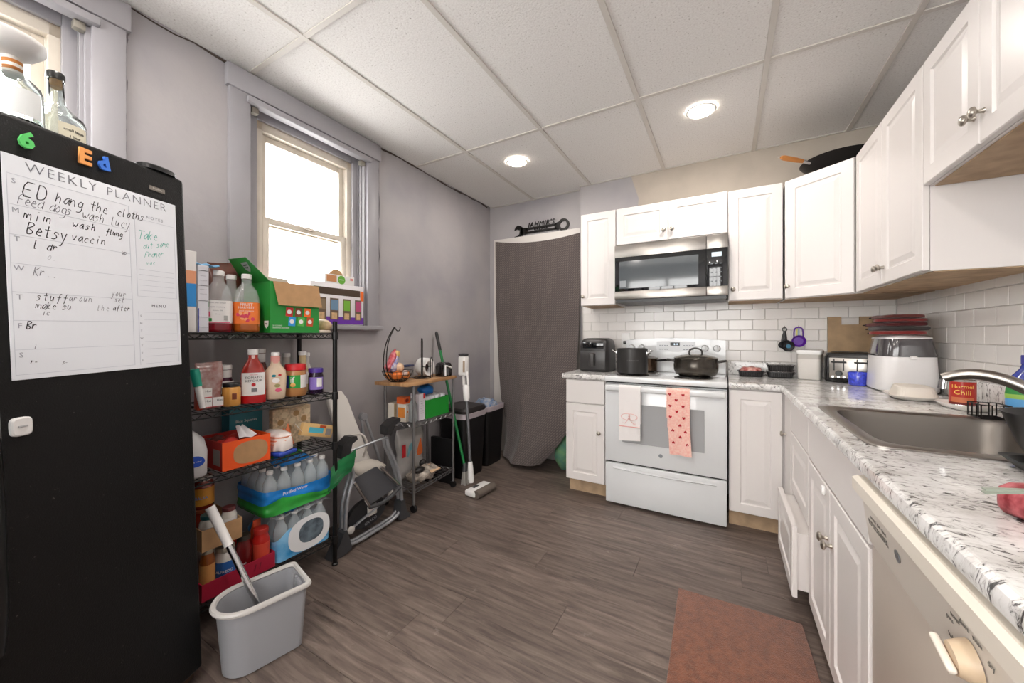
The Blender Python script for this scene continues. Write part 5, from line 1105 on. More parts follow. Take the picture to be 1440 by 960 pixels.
nt, b = nodes_of(WOOD); tc = N(nt, 'ShaderNodeTexCoord'); mp = N(nt, 'ShaderNodeMapping'); mp.inputs['Scale'].default_value = (30, 3, 3); nt.links.new(tc.outputs['Object'], mp.inputs['Vector']); g = N(nt, 'ShaderNodeTexNoise'); g.inputs['Scale'].default_value = 2; g.inputs['Detail'].default_value = 6; nt.links.new(mp.outputs[0], g.inputs['Vector'])
r = ramp(nt, [(.3, '#9a6f45'), (.7, '#c79d70')]); nt.links.new(g.outputs['Fac'], r.inputs[0]); nt.links.new(r.outputs[0], b.inputs['Base Color'])
MB().rbox(-D_-.018, .022, -.085, L_+.018, .8625, .886, .004).build('wooden_top', WOOD, t)
for z in (.60, .155):
    mb = MB(); wire_deck(mb, -D_, 0, 0, L_, z, r=.0022, truss=.026); mb.build('wire_deck', CH, t, smooth=0)
CM = Matrix.Translation(CO) @ Matrix.Rotation(CA, 4, 'Z')
def oncart(x, y, z): return tuple(CM @ Vector((x, y, z)))
ZT = .8865; ZM = .601; ZL = .156
# fruit basket with banana hook
t = thing('fruit_basket', 'black wire fruit basket with a banana hook on the cart', 'basket', oncart(-.118, -.025, ZT), CA)
BWm = M('basket_black', '#17120f', .4, .4); mb = MB()
for z, rr in ((.004, .048), (.022, .072), (.05, .094), (.075, .104)): mb.tube([(rr*math.cos(2*PI*i/28), rr*math.sin(2*PI*i/28), z) for i in range(28)], .0022, 5, closed=True)
for i in range(14):
    a = 2*PI*i/14; mb.tube([(rr*math.cos(a), rr*math.sin(a), z) for z, rr in ((.004, .0), (.004, .048), (.022, .072), (.05, .094), (.075, .104))], .0017, 5)
mb.build('bowl_wires', BWm, t, smooth=0)
for dx in (-.012, .012):
    mb = MB(); mb.tube(smooth_path([(dx, -.075, .022), (dx*1.2, -.118, .08), (dx, -.122, .18), (dx*.6, -.095, .29), (dx*.2, -.03, .375)]), .0038, 7); mb.build('hook_arm', BWm, t, smooth=60)
mb = MB(); mb.tube(smooth_path([(0, -.03, .375), (0, -.015, .352), (0, .008, .346), (0, .024, .360), (0, .022, .378)]), .0034, 7); mb.build('hook', BWm, t, smooth=60)
SKIN = [M('orange_skin', '#e0752a', .5, bump=(200, .1)), M('onion_skin', '#d6b493', .4, var=(20, .15)), M('peach_skin', '#dd8a4a', .5, var=(15, .2)), M('garlic_white', '#dfc9c1', .5)]
for k, (x, y, z, rr, m_, lb, nm) in enumerate(((.02, -.032, .044, .034, 0, 'orange at the left front of the wire basket', 'orange'), (.040, .034, .048, .031, 2, 'pale orange fruit at the right front of the basket', 'orange'), (-.036, .040, .046, .033, 0, 'orange at the back right of the wire basket', 'orange'), (-.045, -.028, .046, .033, 2, 'peach-coloured fruit at the back left of the basket', 'orange'), (.004, .006, .098, .035, 1, 'brown onion on top of the fruit in the basket', 'onion'), (.062, .0, .062, .020, 3, 'garlic bulb against the front wires of the basket', 'garlic'))):
    o = MB().ball((0, 0, 0), rr, rr, rr*.92, 18, 12).build(nm, SKIN[m_], smooth=60); o.location = CM @ Vector((-.118+x, -.025+y, ZT+z)); tag(o, lb, nm, 'produce in the wire basket')
t = thing('snack_bag', 'red and blue printed bread bag stuffed in the fruit basket', 'bag', oncart(-.122, -.118, ZT+.080), CA+.2)
st = MB(); bag_mesh(st, .024, .034, .14, 31); st.xf(Matrix.Translation((0, .030, .0)) @ Matrix.Rotation(-.70, 4, 'X')); st.build('bag', M('bag_blue_print', '#2e4bb0', .35, var=(45, .3, '#d9d2d6')), t, smooth=60)
mb = MB(); mb.ball((.012, .098, .108), .018, .030, .026); mb.build('bread_print', M('print_wheat', '#dcb878', .5), t, smooth=60)
mb = MB(); bag_mesh(mb, .022, .022, .165, 37); mb.xf(Matrix.Translation((0, -.012, .012)) @ Matrix.Rotation(-.78, 4, 'X')); mb.build('red_wrapper', M('wrapper_red', '#c02a38', .35, var=(40, .2, '#d98a92')), t, smooth=60)
# paper towel holder
t = thing('paper_towel_holder', 'empty black wire paper towel holder standing on the cart', 'holder', oncart(-.105, .215, ZT), CA)
mb = MB(); mb.tube([(.065*math.cos(2*PI*i/28), .065*math.sin(2*PI*i/28), .004) for i in range(28)], .0035, 6, closed=True); mb.tube([(-.065, 0, .004), (.065, 0, .004)], .003, 6); mb.tube([(0, -.065, .004), (0, .065, .004)], .003, 6); mb.build('base', BWm, t, smooth=0)
MB().tube([(0, -.007, .004), (0, -.0075, .27), (0, -.004, .295), (0, .004, .295), (0, .0075, .27), (0, .007, .004)], .0034, 7).build('centre_loop', BWm, t, smooth=60)
MB().tube([(.058, .03, .004), (.058, .028, .135), (.058, .034, .155), (.058, .044, .155), (.058, .05, .135), (.058, .05, .004)], .003, 7).build('tension_arm', BWm, t, smooth=60)
MB().tube([(.058, .04, .09), (.03, .02, .08), (0, 0, .085)], .003, 6).build('brace', BWm, t)
# can opener / appliance: white drum mixer
t = thing('egg_cooker', 'white drum-shaped small appliance with an open dark mouth on the cart', 'appliance', oncart(-.168, .325, ZT), CA-.3)
mb = MB(); pr = [(.075, 0), (.079, .02), (.079, .09), (.070, .112), (.05, .112), (.048, .10), (.048, .03), (.0001, .03)]
mb.lathe([(.0001, 0)]+[(a*.72, c) for a, c in pr], n=30, sx=1.25); mb.xf(Matrix.Translation((-.05, 0, .0725)) @ Matrix.Rotation(PI/2, 4, 'Y')); mb.v = [(x, y, max(.001, zz)) for x, y, zz in mb.v]; mb.build('housing', WHITEP, t, smooth=50)
mb = MB(); mb.lathe([(.0001, .0), (.034, .0), (.034, .002), (.0001, .002)], n=24); mb.xf(Matrix.Translation((.0, 0, .0725)) @ Matrix.Rotation(PI/2, 4, 'Y')); mb.build('inner_bowl', M('inner_brown', '#3a2320', .5), t)
t = thing('coffee_grinder', 'black and white compact grinder on the right end of the cart', 'appliance', oncart(-.048, .388, ZT), CA)
MB().loft([(0, .02, .001, .05, .058, 4), (0, .02, .075, .052, .06, 4), (0, .02, .10, .045, .052, 3.4), (0, .02, .108, .03, .036, 3)], n=32).build('body', M('gloss_black', '#141212', .12, coat=.5), t, smooth=50)
MB().rbox(.032, .052, -.062, -.046, .012, .095, .004).build('side_panel', M('gloss_black'), t); MB().tube([(.058, -.038, .01), (.058, -.038, .088), (.058, .04, .066)], .007, 8).build('white_handle', WHITEP, t, smooth=60)
t = thing('food_container', 'frosted food container with navy lid behind the fruit basket', 'container', oncart(-.212, .172, ZT), CA); MB().rbox(-.022, .022, -.055, .055, 0, .085, .006).build('tub', M('tub_frosted', '#a8a6a9', .25, trans=.4), t); MB().rbox(-.024, .024, -.058, .058, .0853, .098, .004).build('lid', M('lid_navy', '#22325c', .4), t)
# goods on the cart's middle deck
def cbox(name, label, x0, x1, y0, y1, z0, z1, mat, cat='box'):
    t = thing(name, label, cat, oncart((x0+x1)/2, (y0+y1)/2, z0), CA); hx, hy = (x1-x0)/2, (y1-y0)/2
    MB().rbox(-hx, hx, -hy, hy, 0, z1-z0, .0012, 1).build('carton', mat, t); t['_h'] = hx; return t
CRW = M('carton_cream_white', '#ded7cb', .6)
t = cbox('tea_box', 'cream tea carton at the left end of the cart deck', -.245, -.19, .015, .085, ZM, .725, CRW); patch(t, 'tan_side', M('print_sand', '#cdb48d', .6), .0277, -.034, -.01, .004, .12); patch(t, 'green_print', M('print_leaf'), .0277, .0, .02, .09, .1)
t = cbox('fruit_snack_box', 'white fruit snack carton with orange print on the cart deck', -.16, -.085, .016, .082, ZM, .725, CRW)
for y, zz, s_ in ((.008, .095, .012), (.012, .045, .011), (-.015, .07, .008)):
    mb = MB(); mb.lathe([(.0001, .0008), (s_, .0003)], n=14); mb.xf(frame((.0377, y, zz), (0, 1, 0), (0, 0, 1))); mb.build('fruit_print', M('print_tangerine', '#e08a3a', .5), t, smooth=0)
txt('fruit', .012, TEALP, t, FX(.0381, -.008, .112)); MB().box(-.03, .03, -.0336, -.0331, .03, .10).build('side_print', M('print_tangerine'), t, smooth=0)
t = cbox('candy_box', 'small orange box stacked on the cartons of the cart deck', -.165, -.10, .014, .080, .7255, .772, M('box_flame_orange', '#d9622a', .5)); mb = MB(); mb.ball((.032, .0, .022), .003, .018, .013); mb.build('print', M('print_dark_red', '#7c1d17', .5), t)
t = cbox('cereal_carton', 'tall white printed carton behind the near cart post', -.11, -.03, .092, .158, ZM, .788, M('carton_lilac_white', '#dcd8de', .5)); patch(t, 'red_corner', RED, .0402, .012, .032, .15, .186)
for i in range(6): txt('ingredients list', .006, gd, t, FX(.0406, 0, .135-.017*i), ext=.0001)
t = round_thing('water_bottle', 'small clear plastic bottle beside the near cart post', 'bottle', oncart(-.055, .055, ZM), [(.0001, 0), (.026, .001), (.028, .006), (.028, .12), (.015, .15), (.012, .165), (.0001, .165)], M('bottle_cloudy', '#c9cdd0', .15, trans=.6)); lid(t, WHITEP, .014, .1655, .178, 'cap')
# green case of cans
t = thing('can_case', 'green cardboard tray of white-topped cans on the cart deck', 'tray', oncart(-.018, .165, ZM), CA)
mb = MB(); w_, dd, hh = .268, .17, .135; G2 = M('case_green', '#188f2c', .45)
mb.box(-dd, 0, 0, w_, 0, .003); mb.box(-.003, 0, 0, w_, .003, hh); mb.box(-dd, -dd+.003, 0, w_, .003, hh); mb.box(-dd+.003, -.003, 0, .003, .003, hh); mb.box(-dd+.003, -.003, w_-.003, w_, .003, hh); mb.build('tray', G2, t, smooth=0)
for i in range(2):
    for j in range(4):
        o = round_thing('can', 'white can, %s from the left in the %s row of the green tray' % (['first', 'second', 'third', 'fourth'][j], ['front', 'rear'][i]), 'can', oncart(-.018-.048-i*.075, .165+.036+j*.065, ZM+.0035), [(.0001, 0), (.028, 0), (.0315, .004), (.0315, .14), (.028, .147), (.028, .149), (.0001, .149)], M('can_white', '#d8dade', .35), group='cans in the green tray')
t = thing('shopping_bag', 'bright blue plastic bag lying on the green can tray', 'bag', oncart(-.10, .26, ZM+.1545), CA); mb = MB(); mb.ball((0, 0, .042), .055, .07, .041, 20, 12)
mb.v = [(x+.006*math.sin(y*70+z*40), y+.006*math.sin(x*60+z*50), max(.0008, z+.004*math.sin(x*80+y*60))) for x, y, z in mb.v]; mb.build('bag', M('bag_bright_blue', '#1769b4', .35, var=(10, .25)), t, smooth=60)
# lower deck
t = thing('charcoal_bag', 'pale grey bag with a flame logo standing on the lower cart deck', 'bag', oncart(-.21, .20, ZL), CA)
bag_mesh(MB(), .045, .135, .36, 41).build('bag', M('bag_pale_grey', '#a9a6a3', .45, var=(8, .12)), t, smooth=60)
mb = MB(); flame = [(0, -.06), (.028, -.05), (.034, -.02), (.02, .02), (.012, .065), (-.006, .03), (-.02, .0), (-.03, -.03), (-.02, -.055)]; mb.prism([(a+.055, c+.20) for a, c in flame], .046, .053, 'x'); mb.build('flame_print', M('print_flame', '#d2662c', .5), t, smooth=0)
mb = MB(); mb.prism([(-.075, .16), (-.05, .20), (-.015, .22), (-.03, .26), (-.06, .24)], .046, .053, 'x'); mb.build('teal_print', M('print_soft_teal', '#6fa3ad', .5), t, smooth=0); MB().box(.046, .053, -.13, -.10, .17, .26).build('red_print', RED, t, smooth=0)
t = thing('plastic_bag', 'crumpled clear plastic bag of packages spilling off the lower cart deck', 'bag', oncart(-.065, .17, ZL+.001), CA)
mb = MB(); mb.ball((0, .0, .05), .085, .14, .049, 24, 14); mb.v = [(x+.010*math.sin(y*55+z*60), y+.010*math.sin(x*70+z*45), max(.0008, z+.010*math.sin(x*50+y*64))) for x, y, z in mb.v]; mb.build('bag', M('bag_crinkle', '#a59b90', .2, var=(30, .45)), t, smooth=60)
MB().rbox(-.02, .075, -.005, .10, .068, .074, .002).xf(Matrix.Translation((0, 0, .012)) @ Matrix.Rotation(.25, 4, 'Y')).build('paper_sleeve', M('paper_tan', '#c9a986', .7), t)
mb = MB(); mb.ball((.03, -.07, .095), .03, .05, .022); mb.ball((-.02, .03, .105), .025, .03, .03); mb.build('dark_packets', M('packet_black', '#1f1b1a', .4), t, smooth=60)
# ------------------------------------------------------------------ floor tools by the cart
t = thing('stick_vacuum', 'white cordless stick vacuum with grey tube leaning on the cart', 'vacuum', (-.93, -.32, 0))
bx0 = Vector((-.01, -.01, .055)); tp = Vector((-.120, .045, 1.055)); dv = (tp-bx0).normalized(); LT = (tp-bx0).length
MB().tube([bx0+dv*.16, bx0+dv*.66], .0125, 14).build('tube', M('vac_tube_grey', '#6f7073', .35, .6), t)
MB().tube([bx0+dv*.02, bx0+dv*.05, bx0+dv*.13, bx0+dv*.175], [.018, .024, .021, .017], 14).build('lower_joint', WHITEP, t, smooth=50)
mb = MB(); mb.tube([bx0+dv*.64, bx0+dv*.66, bx0+dv*.75, bx0+dv*.765], [.018, .025, .027, .02], 16); mb.build('dust_cup_base', WHITEP, t, smooth=50)
mb = MB(); mb.tube([bx0+dv*.76+Vector((-.018, 0, 0)), bx0+dv*.90+Vector((-.020, 0, 0))], [.0125, .0125], 12); mb.tube([bx0+dv*.765+Vector((.022, 0, 0)), bx0+dv*.87+Vector((.020, 0, 0))], .008, 10); mb.build('grip', WHITEP, t, smooth=50)
MB().rbox(-.034, .034, -.03, .03, .83, .985, .012, 3).xf(Matrix.Translation(bx0+dv*.0+Vector((-.11, .045, .0)))).build('motor_body', WHITEP, t)
MB().rbox(.018, .0365, -.034, -.0305, .86, .95, .006).xf(Matrix.Translation(bx0+Vector((-.11, .045, .0)))).build('filter_window', M('vac_tan', '#b9a48f', .3), t); MB().rbox(-.033, .033, -.028, .028, .986, 1.005, .008).xf(Matrix.Translation(bx0+Vector((-.11, .045, .0)))).build('battery_cap', DARKG, t)
hd = MB(); hd.rbox(-.05, .05, -.115, .115, .008, .05, .014, 3); hd.xf(Matrix.Translation((.045, .015, 0)) @ Matrix.Rotation(-.08, 4, 'Z')); ho = hd.build('floor_head', WHITEP, t)
mb = MB(); mb.cyl((.052, -.105, .031), (.052, .105, .031), .030, n=20); mb.xf(Matrix.Translation((.048, .015, 0)) @ Matrix.Rotation(-.08, 4, 'Z')); mb.build('roller', M('roller_felt', '#6a6058', .9, bump=(200, .4)), ho, smooth=40)
MB().rbox(-.035, -.005, -.05, .01, .0503, .053, .001).xf(Matrix.Translation((.045, .015, 0)) @ Matrix.Rotation(-.08, 4, 'Z')).build('head_panel', DARKG, ho)
t = thing('broom', 'broom with a bright green pole leaning behind the end of the cart', 'broom', (-1.09, -.215, 0))
a_, c_ = Vector((0, 0, .13)), Vector((-.295, -.01, 1.235)); dd_ = (c_-a_).normalized()
MB().cyl(a_, a_+dd_*.98, .0115, n=12).build('pole', M('broom_green', '#0f7a3c', .35), t); MB().tube([a_+dd_*.98, a_+dd_*1.13, a_+dd_*1.145], [.0135, .0135, .006], 12).build('hand_grip', BLACK, t)
MB().loft([(.01, 0, .105, .018, .035, 3), (.006, 0, .135, .016, .026, 3), (.0, 0, .165, .014, .014, 2)], n=20).build('head', DARKG, t)
mb = MB()
for i in range(60): y = random.uniform(-.034, .034); x = random.uniform(-.012, .014); mb.tube([(x+.01, y, .107), (x*1.8+.012, y*1.35, .001)], .0028, 4)
o = mb.build('bristles', M('bristle_grey', '#a7a39d', .9), t, smooth=0); o['kind'] = 'stuff'
# bins
def bin_(label, x0, x1, y0, y1, h, rz=0):
    t = thing('trash_bin', label, 'trash bin', ((x0+x1)/2, (y0+y1)/2, 0), rz, 'black trash bins'); hx, hy = (x1-x0)/2, (y1-y0)/2
    MB().loft([(0, 0, .001, hx*.82, hy*.82, 7), (0, 0, .01, hx*.84, hy*.84, 7), (0, 0, h, hx, hy, 7)], n=40, cap1=False).build('bin', M('bin_black', '#101012', .4), t, smooth=40)
    MB().loft([(0, 0, h-.04, hx*1.015, hy*1.015, 7), (0, 0, h+.002, hx*1.03, hy*1.03, 7), (0, 0, h+.004, hx*.98, hy*.98, 7), (0, 0, h-.10, hx*.93, hy*.93, 7)], n=40, cap0=False, cap1=False).build('liner', M('liner_pale', '#b9aeb4', .35, bump=(40, .4)), t, smooth=50)
    return t, hx, hy
t, hx, hy = bin_('black trash bin with a closed dark lid beside the broom', -1.40, -1.10, -.195, .135, .545)
MB().loft([(0, 0, .5505, hx*1.0, hy*1.0, 7), (0, 0, .575, hx*1.02, hy*1.02, 7), (0, 0, .592, hx*.95, hy*.95, 6), (0, 0, .596, hx*.7, hy*.75, 5)], n=40).build('lid', M('bin_lid', '#2a2626', .45), t, smooth=40)
t, hx, hy = bin_('open black trash bin full of plastic beside the curtain', -1.395, -1.115, .165, .47, .545)
mb = MB(); mb.ball((0, 0, .52), hx*.85, hy*.85, .075, 24, 12); mb.v = [(x+.012*math.sin(y*60+z*80), y+.012*math.sin(x*66+z*70), z+.018*math.sin(x*57+y*73)) for x, y, z in mb.v]; o = mb.build('rubbish', M('rubbish_plastic', '#a9adb4', .25, var=(28, .5, '#5f7fa8')), t, smooth=40); o['kind'] = 'stuff'
MB().rbox(-1.385+1.39, -1.30+1.39, -.02, .02, 0, .33, .004)
t = box_thing('storage_crate', 'low black storage box on the floor under the cart end', 'box', -1.385, -1.16, -.292, -.262, .0005, .36, M('crate_black', '#131315', .45))
# ------------------------------------------------------------------ curtain, sign, cushion
CUR = M('woven_grey_curtain', '#7b706d', .95, sheen=.2)
nt, b = nodes_of(CUR); tc = N(nt, 'ShaderNodeTexCoord'); mp = N(nt, 'ShaderNodeMapping'); mp.inputs['Rotation'].default_value = (0, PI/4, 0); nt.links.new(tc.outputs['Object'], mp.inputs['Vector'])
br = N(nt, 'ShaderNodeTexBrick'); br.inputs['Scale'].default_value = 15; br.inputs['Mortar Size'].default_value = .06; br.inputs['Color1'].default_value = (*lin('#6f6562'), 1); br.inputs['Color2'].default_value = (*lin('#655b58'), 1); br.inputs['Mortar'].default_value = (*lin('#524a48'), 1)
sw = N(nt, 'ShaderNodeSeparateXYZ'); cb = N(nt, 'ShaderNodeCombineXYZ'); nt.links.new(mp.outputs[0], sw.inputs[0]); nt.links.new(sw.outputs[0], cb.inputs[0]); nt.links.new(sw.outputs[2], cb.inputs[1]); nt.links.new(cb.outputs[0], br.inputs['Vector']); nt.links.new(br.outputs['Color'], b.inputs['Base Color'])
bp = N(nt, 'ShaderNodeBump'); bp.inputs['Strength'].default_value = .4; bp.inputs['Distance'].default_value = .004; nt.links.new(br.outputs['Fac'], bp.inputs['Height']); bp.invert = True; nt.links.new(bp.outputs[0], b.inputs['Normal'])
def lerp_t(tab, v):
    for (a, p), (c, q) in zip(tab, tab[1:]):
        if v <= c: f = (v-a)/(c-a); return p+(q-p)*f
    return tab[-1][1]
XL_ = [(0, -1.345), (.3, -1.335), (.6, -1.29), (.75, -1.235), (.86, -1.14), (.93, -1.12), (1, -1.14)]
XR_ = [(0, -.415), (.25, -.395), (.5, -.385), (.7, -.39), (.8, -.40), (.88, -.455), (.95, -.56), (1, -.66)]
YL_ = [(0, .655), (.6, .64), (.75, .60), (.9, .53), (1, .48)]
YM_ = [(0, .655), (.4, .62), (.7, .48), (.9, .33), (1, .29)]
YR_ = [(0, .652), (.25, .60), (.4, .555), (.6, .48), (.8, .36), (.95, .31), (1, .30)]
def cur(u, v):
    xa, xb = lerp_t(XL_, v), lerp_t(XR_, v); ya, ym, yb = lerp_t(YL_, v), lerp_t(YM_, v), lerp_t(YR_, v)
    x = xa+(xb-xa)*u; y = (1-u)**2*ya+2*u*(1-u)*(2*ym-.5*(ya+yb))+u*u*yb
    sag = -.06*4*u*(1-u)*(1-v)**3+.0
    ztop = 2.185-.03*u+sag*.7; zb = .012+.02*(1-u)+(.06*u*u)
    z = ztop+(zb-ztop)*v
    y -= .010*math.sin(u*7+v*3)*v+.008*math.sin(u*15-v*5)*v+.035*v*v*math.exp(-((u-.18-.22*v)/.06)**2)*.6
    return (x+.9, y-.5, z)
o = MB().sheet(cur, 60, 70, .004).build('curtain', CUR, smooth=80); o.location = (-.9, .5, 0); tag(o, 'grey woven blanket hung as a curtain over the doorway', 'curtain')
mb = MB()
t = thing('wrench_sign', 'black metal wrench-shaped name sign above the curtain', 'sign', (-.83, YB-.012, 2.262)); SB = M('sign_black', '#15110f', .45, .3)
pl_ = []
mb = MB(); half = .008
def seg(p): mb.prism(p, -half, half, 'y')
seg([(-.17, .004), (-.17, .022), (.17, .022), (.17, .004)]); seg([(-.17, -.034), (-.17, -.016), (.17, -.016), (.17, -.034)])
seg([(-.22, -.042), (-.22, .032), (-.15, .022), (-.15, -.034)]); seg([(.15, -.034), (.15, .022), (.185, .034), (.185, -.042)])
ringp = [(.238+.058*math.cos(2*PI*i/28), .0+.058*math.sin(2*PI*i/28)) for i in range(28)]; ringi = [(.238+.036*math.cos(2*PI*i/28), .0+.036*math.sin(2*PI*i/28)) for i in range(28)]
for i in range(28): j = (i+1) % 28; seg([ringp[i], ringp[j], ringi[j], ringi[i]])
jaw = [(-.298, .018), (-.283, .048), (-.255, .062), (-.225, .052), (-.205, .03), (-.205, -.04), (-.222, -.066), (-.26, -.075), (-.292, -.062), (-.296, -.05), (-.262, -.045), (-.246, -.02), (-.25, .012), (-.27, .026)]
for k in range(3, 7): pass
seg([(-.298, .018), (-.283, .048), (-.255, .062), (-.225, .052), (-.232, .016), (-.25, .016), (-.27, .026)]); seg([(-.225, .052), (-.2, .032), (-.2, -.042), (-.222, -.062), (-.24, -.03), (-.232, .016)]); seg([(-.222, -.062), (-.26, -.075), (-.292, -.062), (-.296, -.05), (-.262, -.045), (-.24, -.03)])
mb.build('wrench', SB, t, smooth=0)
txt("JAHMIR'S", .066, SB, t, FY(.0, -.002, .046), shear=.2, ext=.004, spacing=1.12); txt('GARAGE', .036, SB, t, FY(.0, -.002, -.006), shear=.0, ext=.004, spacing=1.1)
t.rotation_euler = (0, .0, 0)
t = thing('cushion', 'green patterned fabric bundle on the floor behind the curtain edge', 'cushion', (-.50, .47, 0))
mb = MB(); mb.ball((0, 0, .155), .085, .10, .154, 24, 16); mb.v = [(x+.008*math.sin(z*40), y+.008*math.sin(z*33+x*30), max(.001, z)) for x, y, z in mb.v]; mb.build('bundle', M('green_cloth', '#4f7f6c', .9, var=(14, .3, '#6f9a6a'), bump=(40, .3)), t, smooth=60)
# ------------------------------------------------------------------ floor mat
MATM = M('brown_rug', '#7b472d', .98, bump=(350, .8), var=(45, .22), sheen=.3)
o = MB().rbox(-.235, .235, -.60, .60, .0006, .010, .004, 2).build('floor_mat', MATM); o.location = (.81, -1.32, 0); o.rotation_euler = (0, 0, .03); tag(o, 'brown woven floor mat in front of the sink cabinets', 'mat')
# ------------------------------------------------------------------ things on the counters
ZK = Z1+.0008
# air fryer left of the stove
t = thing('air_fryer', 'black basket air fryer on the short worktop left of the stove', 'air fryer', (-.165, .375, ZK), 0)
AF = M('airfryer_charcoal', '#2d2b2b', .4, bump=(3, .02))
MB().loft([(0, 0, .001, .118, .125, 6), (0, 0, .008, .124, .131, 6), (0, 0, .20, .122, .13, 5.5), (0, 0, .245, .112, .12, 5), (0, 0, .262, .095, .10, 4.5), (0, 0, .266, .08, .085, 4)], n=44).build('housing', AF, t, smooth=50)
dr = MB().rbox(-.105, .100, -.1395, -.1325, .02, .165, .006).build('basket_front', M('airfryer_front', '#353333', .35), t)
MB().rbox(-.022, .022, -.185, -.140, .045, .150, .010, 3).build('basket_handle', M('airfryer_handle', '#3c3a39', .4), dr)
MB().rbox(-.085, .085, -.1365, -.1300, .185, .235, .006).build('control_glass', BG, t)
# outlet behind
t = thing('power_outlet', 'white wall outlet with a black plug between air fryer and stockpot', 'outlet', (.01, YR-.0095, 1.165)); MB().rbox(-.036, .036, -.005, 0, -.06, .06, .002).build('cover_plate', WHITEP, t); MB().rbox(-.016, .016, -.03, -.0053, -.036, -.008, .004).build('plug', BLACK, t)
# stockpot
def pot(name, label, loc, r, h, mat, rz=0):
    t = thing(name, label, 'pot', loc, rz); MB().lathe([(.0001, .001), (r*.93, .001), (r*.985, .006), (r, .018), (r, h), (r+.003, h+.002), (r-.003, h+.003), (r-.004, h-.002), (r-.004, .006), (.0001, .006)], n=44).build('pot_body', mat, t, smooth=40); return t
AN = M('anodized_grey', '#3c3b3a', .42, .5, bump=(60, .03))
t = pot('stockpot', 'tall dark grey stockpot with wire handles on the front left burner', (.155, .165, .9268), .108, .178, AN)
for s_ in (-1, 1):
    MB().tube(smooth_path([(s_*.106, -.035, .150), (s_*.135, -.035, .163), (s_*.150, 0, .168), (s_*.135, .035, .163), (s_*.106, .035, .150)]), .0038, 8).build('wire_handle', CHROME, t, smooth=60); MB().rbox(s_*.107-.004, s_*.107+.004, -.042, -.026, .135, .160, .002).build('handle_bracket', CHROME, t)
txt('CALPHALON', .014, M('etched_grey', '#6f6e6c', .5), t, Matrix.Rotation(.25, 4, 'Z') @ frame((0, -.1086, .098), (1, 0, 0), (0, 0, 1)), bend=.1086, shear=.3)
# sauce pan behind
t = thing('saucepan', 'small lidded saucepan on the back left burner', 'pot', (.225, .418, .9268), 0); MB().lathe([(.0001, .001), (.06, .001), (.066, .006), (.068, .095), (.071, .098), (.0001, .099)], n=36).build('pan_body', M('copper_brown', '#5c4a3c', .25, .8), t, smooth=40)
MB().lathe([(.072, .0995), (.070, .104), (.03, .117), (.008, .120), (.008, .130), (.016, .134), (.014, .142), (.0001, .143)], n=30).build('lid', M('lid_steel_dark', '#8d8a85', .3, .8), t, smooth=40); MB().tube([(.068, -.012, .082), (.11, -.024, .088), (.19, -.05, .094)], [.008, .010, .011], 10).build('long_handle', BLACK, t, smooth=60)
# dutch oven
t = thing('covered_pot', 'wide dark bronze pot with lid and two handles on the right burner', 'pot', (.572, .205, .9268), 0); BZm = M('bronze_grey', '#55504a', .26, .75)
MB().lathe([(.0001, .001), (.105, .001), (.125, .01), (.138, .04), (.140, .075), (.133, .112), (.136, .118), (.0001, .1185)], n=48).build('pot_body', BZm, t, smooth=50)
MB().lathe([(.136, .1188), (.139, .121), (.134, .126), (.09, .141), (.04, .149), (.0001, .151)], n=48).build('lid', M('lid_glass_steel', '#7d7870', .18, .8), t, smooth=50)
MB().tube(smooth_path([(-.04, 0, .147), (-.038, 0, .178), (0, 0, .192), (.038, 0, .178), (.04, 0, .147)]), .006, 10).build('lid_handle', M('handle_dark', '#2d2a28', .4), t, smooth=60)
for s_ in (-1, 1): MB().tube(smooth_path([(s_*.132, -.028, .098), (s_*.165, -.03, .104), (s_*.185, 0, .108), (s_*.165, .03, .104), (s_*.132, .028, .098)]), [.0075]*1 if 0 else .0075, 10).build('side_handle', M('handle_dark'), t, smooth=60)
# black plastic meat trays
def tray(label, x, y, z, rz, meat=None, lidc=False, sc=1):
    t = thing('food_tray', label, 'tray', (x, y, z), rz, 'black plastic food trays'); w_, d_ = .078*sc, .055*sc
    MB().loft([(0, 0, .0008, w_*.86, d_*.84, 5), (0, 0, .004, w_*.88, d_*.86, 5), (0, 0, .036, w_*.97, d_*.95, 5), (0, 0, .037, w_*1.05, d_*1.06, 5), (0, 0, .041, w_*1.05, d_*1.06, 5), (0, 0, .040, w_*.95, d_*.93, 5), (0, 0, .010, w_*.86, d_*.84, 5)], n=40).build('tray', M('tray_black', '#171516', .3), t, smooth=30)
    mb = MB()
    for i in range(13): mb.rbox(-w_*.8+i*w_*.133-.0015, -w_*.8+i*w_*.133+.0015, -d_*.945, -d_*.90, .006, .034, .0007, 1)
    o = mb.build('ribs', M('tray_rib', '#2a2728', .3), t); o['kind'] = 'stuff'
    if meat: mb = MB(); mb.ball((0, 0, meat), w_*.86, d_*.82, .022, 26, 12); mb.v = [(x_+.003*math.sin(y_*150), y_, z_+.004*math.sin(x_*120+y_*90)+.003*math.sin(y_*170)) for x_, y_, z_ in mb.v]; mb.build('meat', M('raw_meat', '#a8443f', .3, var=(45, .4, '#dba79c'), coat=.5), t, smooth=60)
    if lidc: MB().rbox(-w_*1.0, w_*1.0, -d_*1.0, d_*1.0, .0415, .045, .002).build('film_lid', M('film_lid', '#8b8684', .1, alpha=.55), t)
    return t
tray('black plastic tray of red meat right of the stove', .905, .475, ZK, .05, meat=.045)
tray('lower black food tray beside the meat tray', 1.075, .485, ZK, -.05, lidc=True)
tray('upper black food tray stacked with a clear lid', 1.078, .488, ZK+.0455, .02, lidc=True, sc=.97)
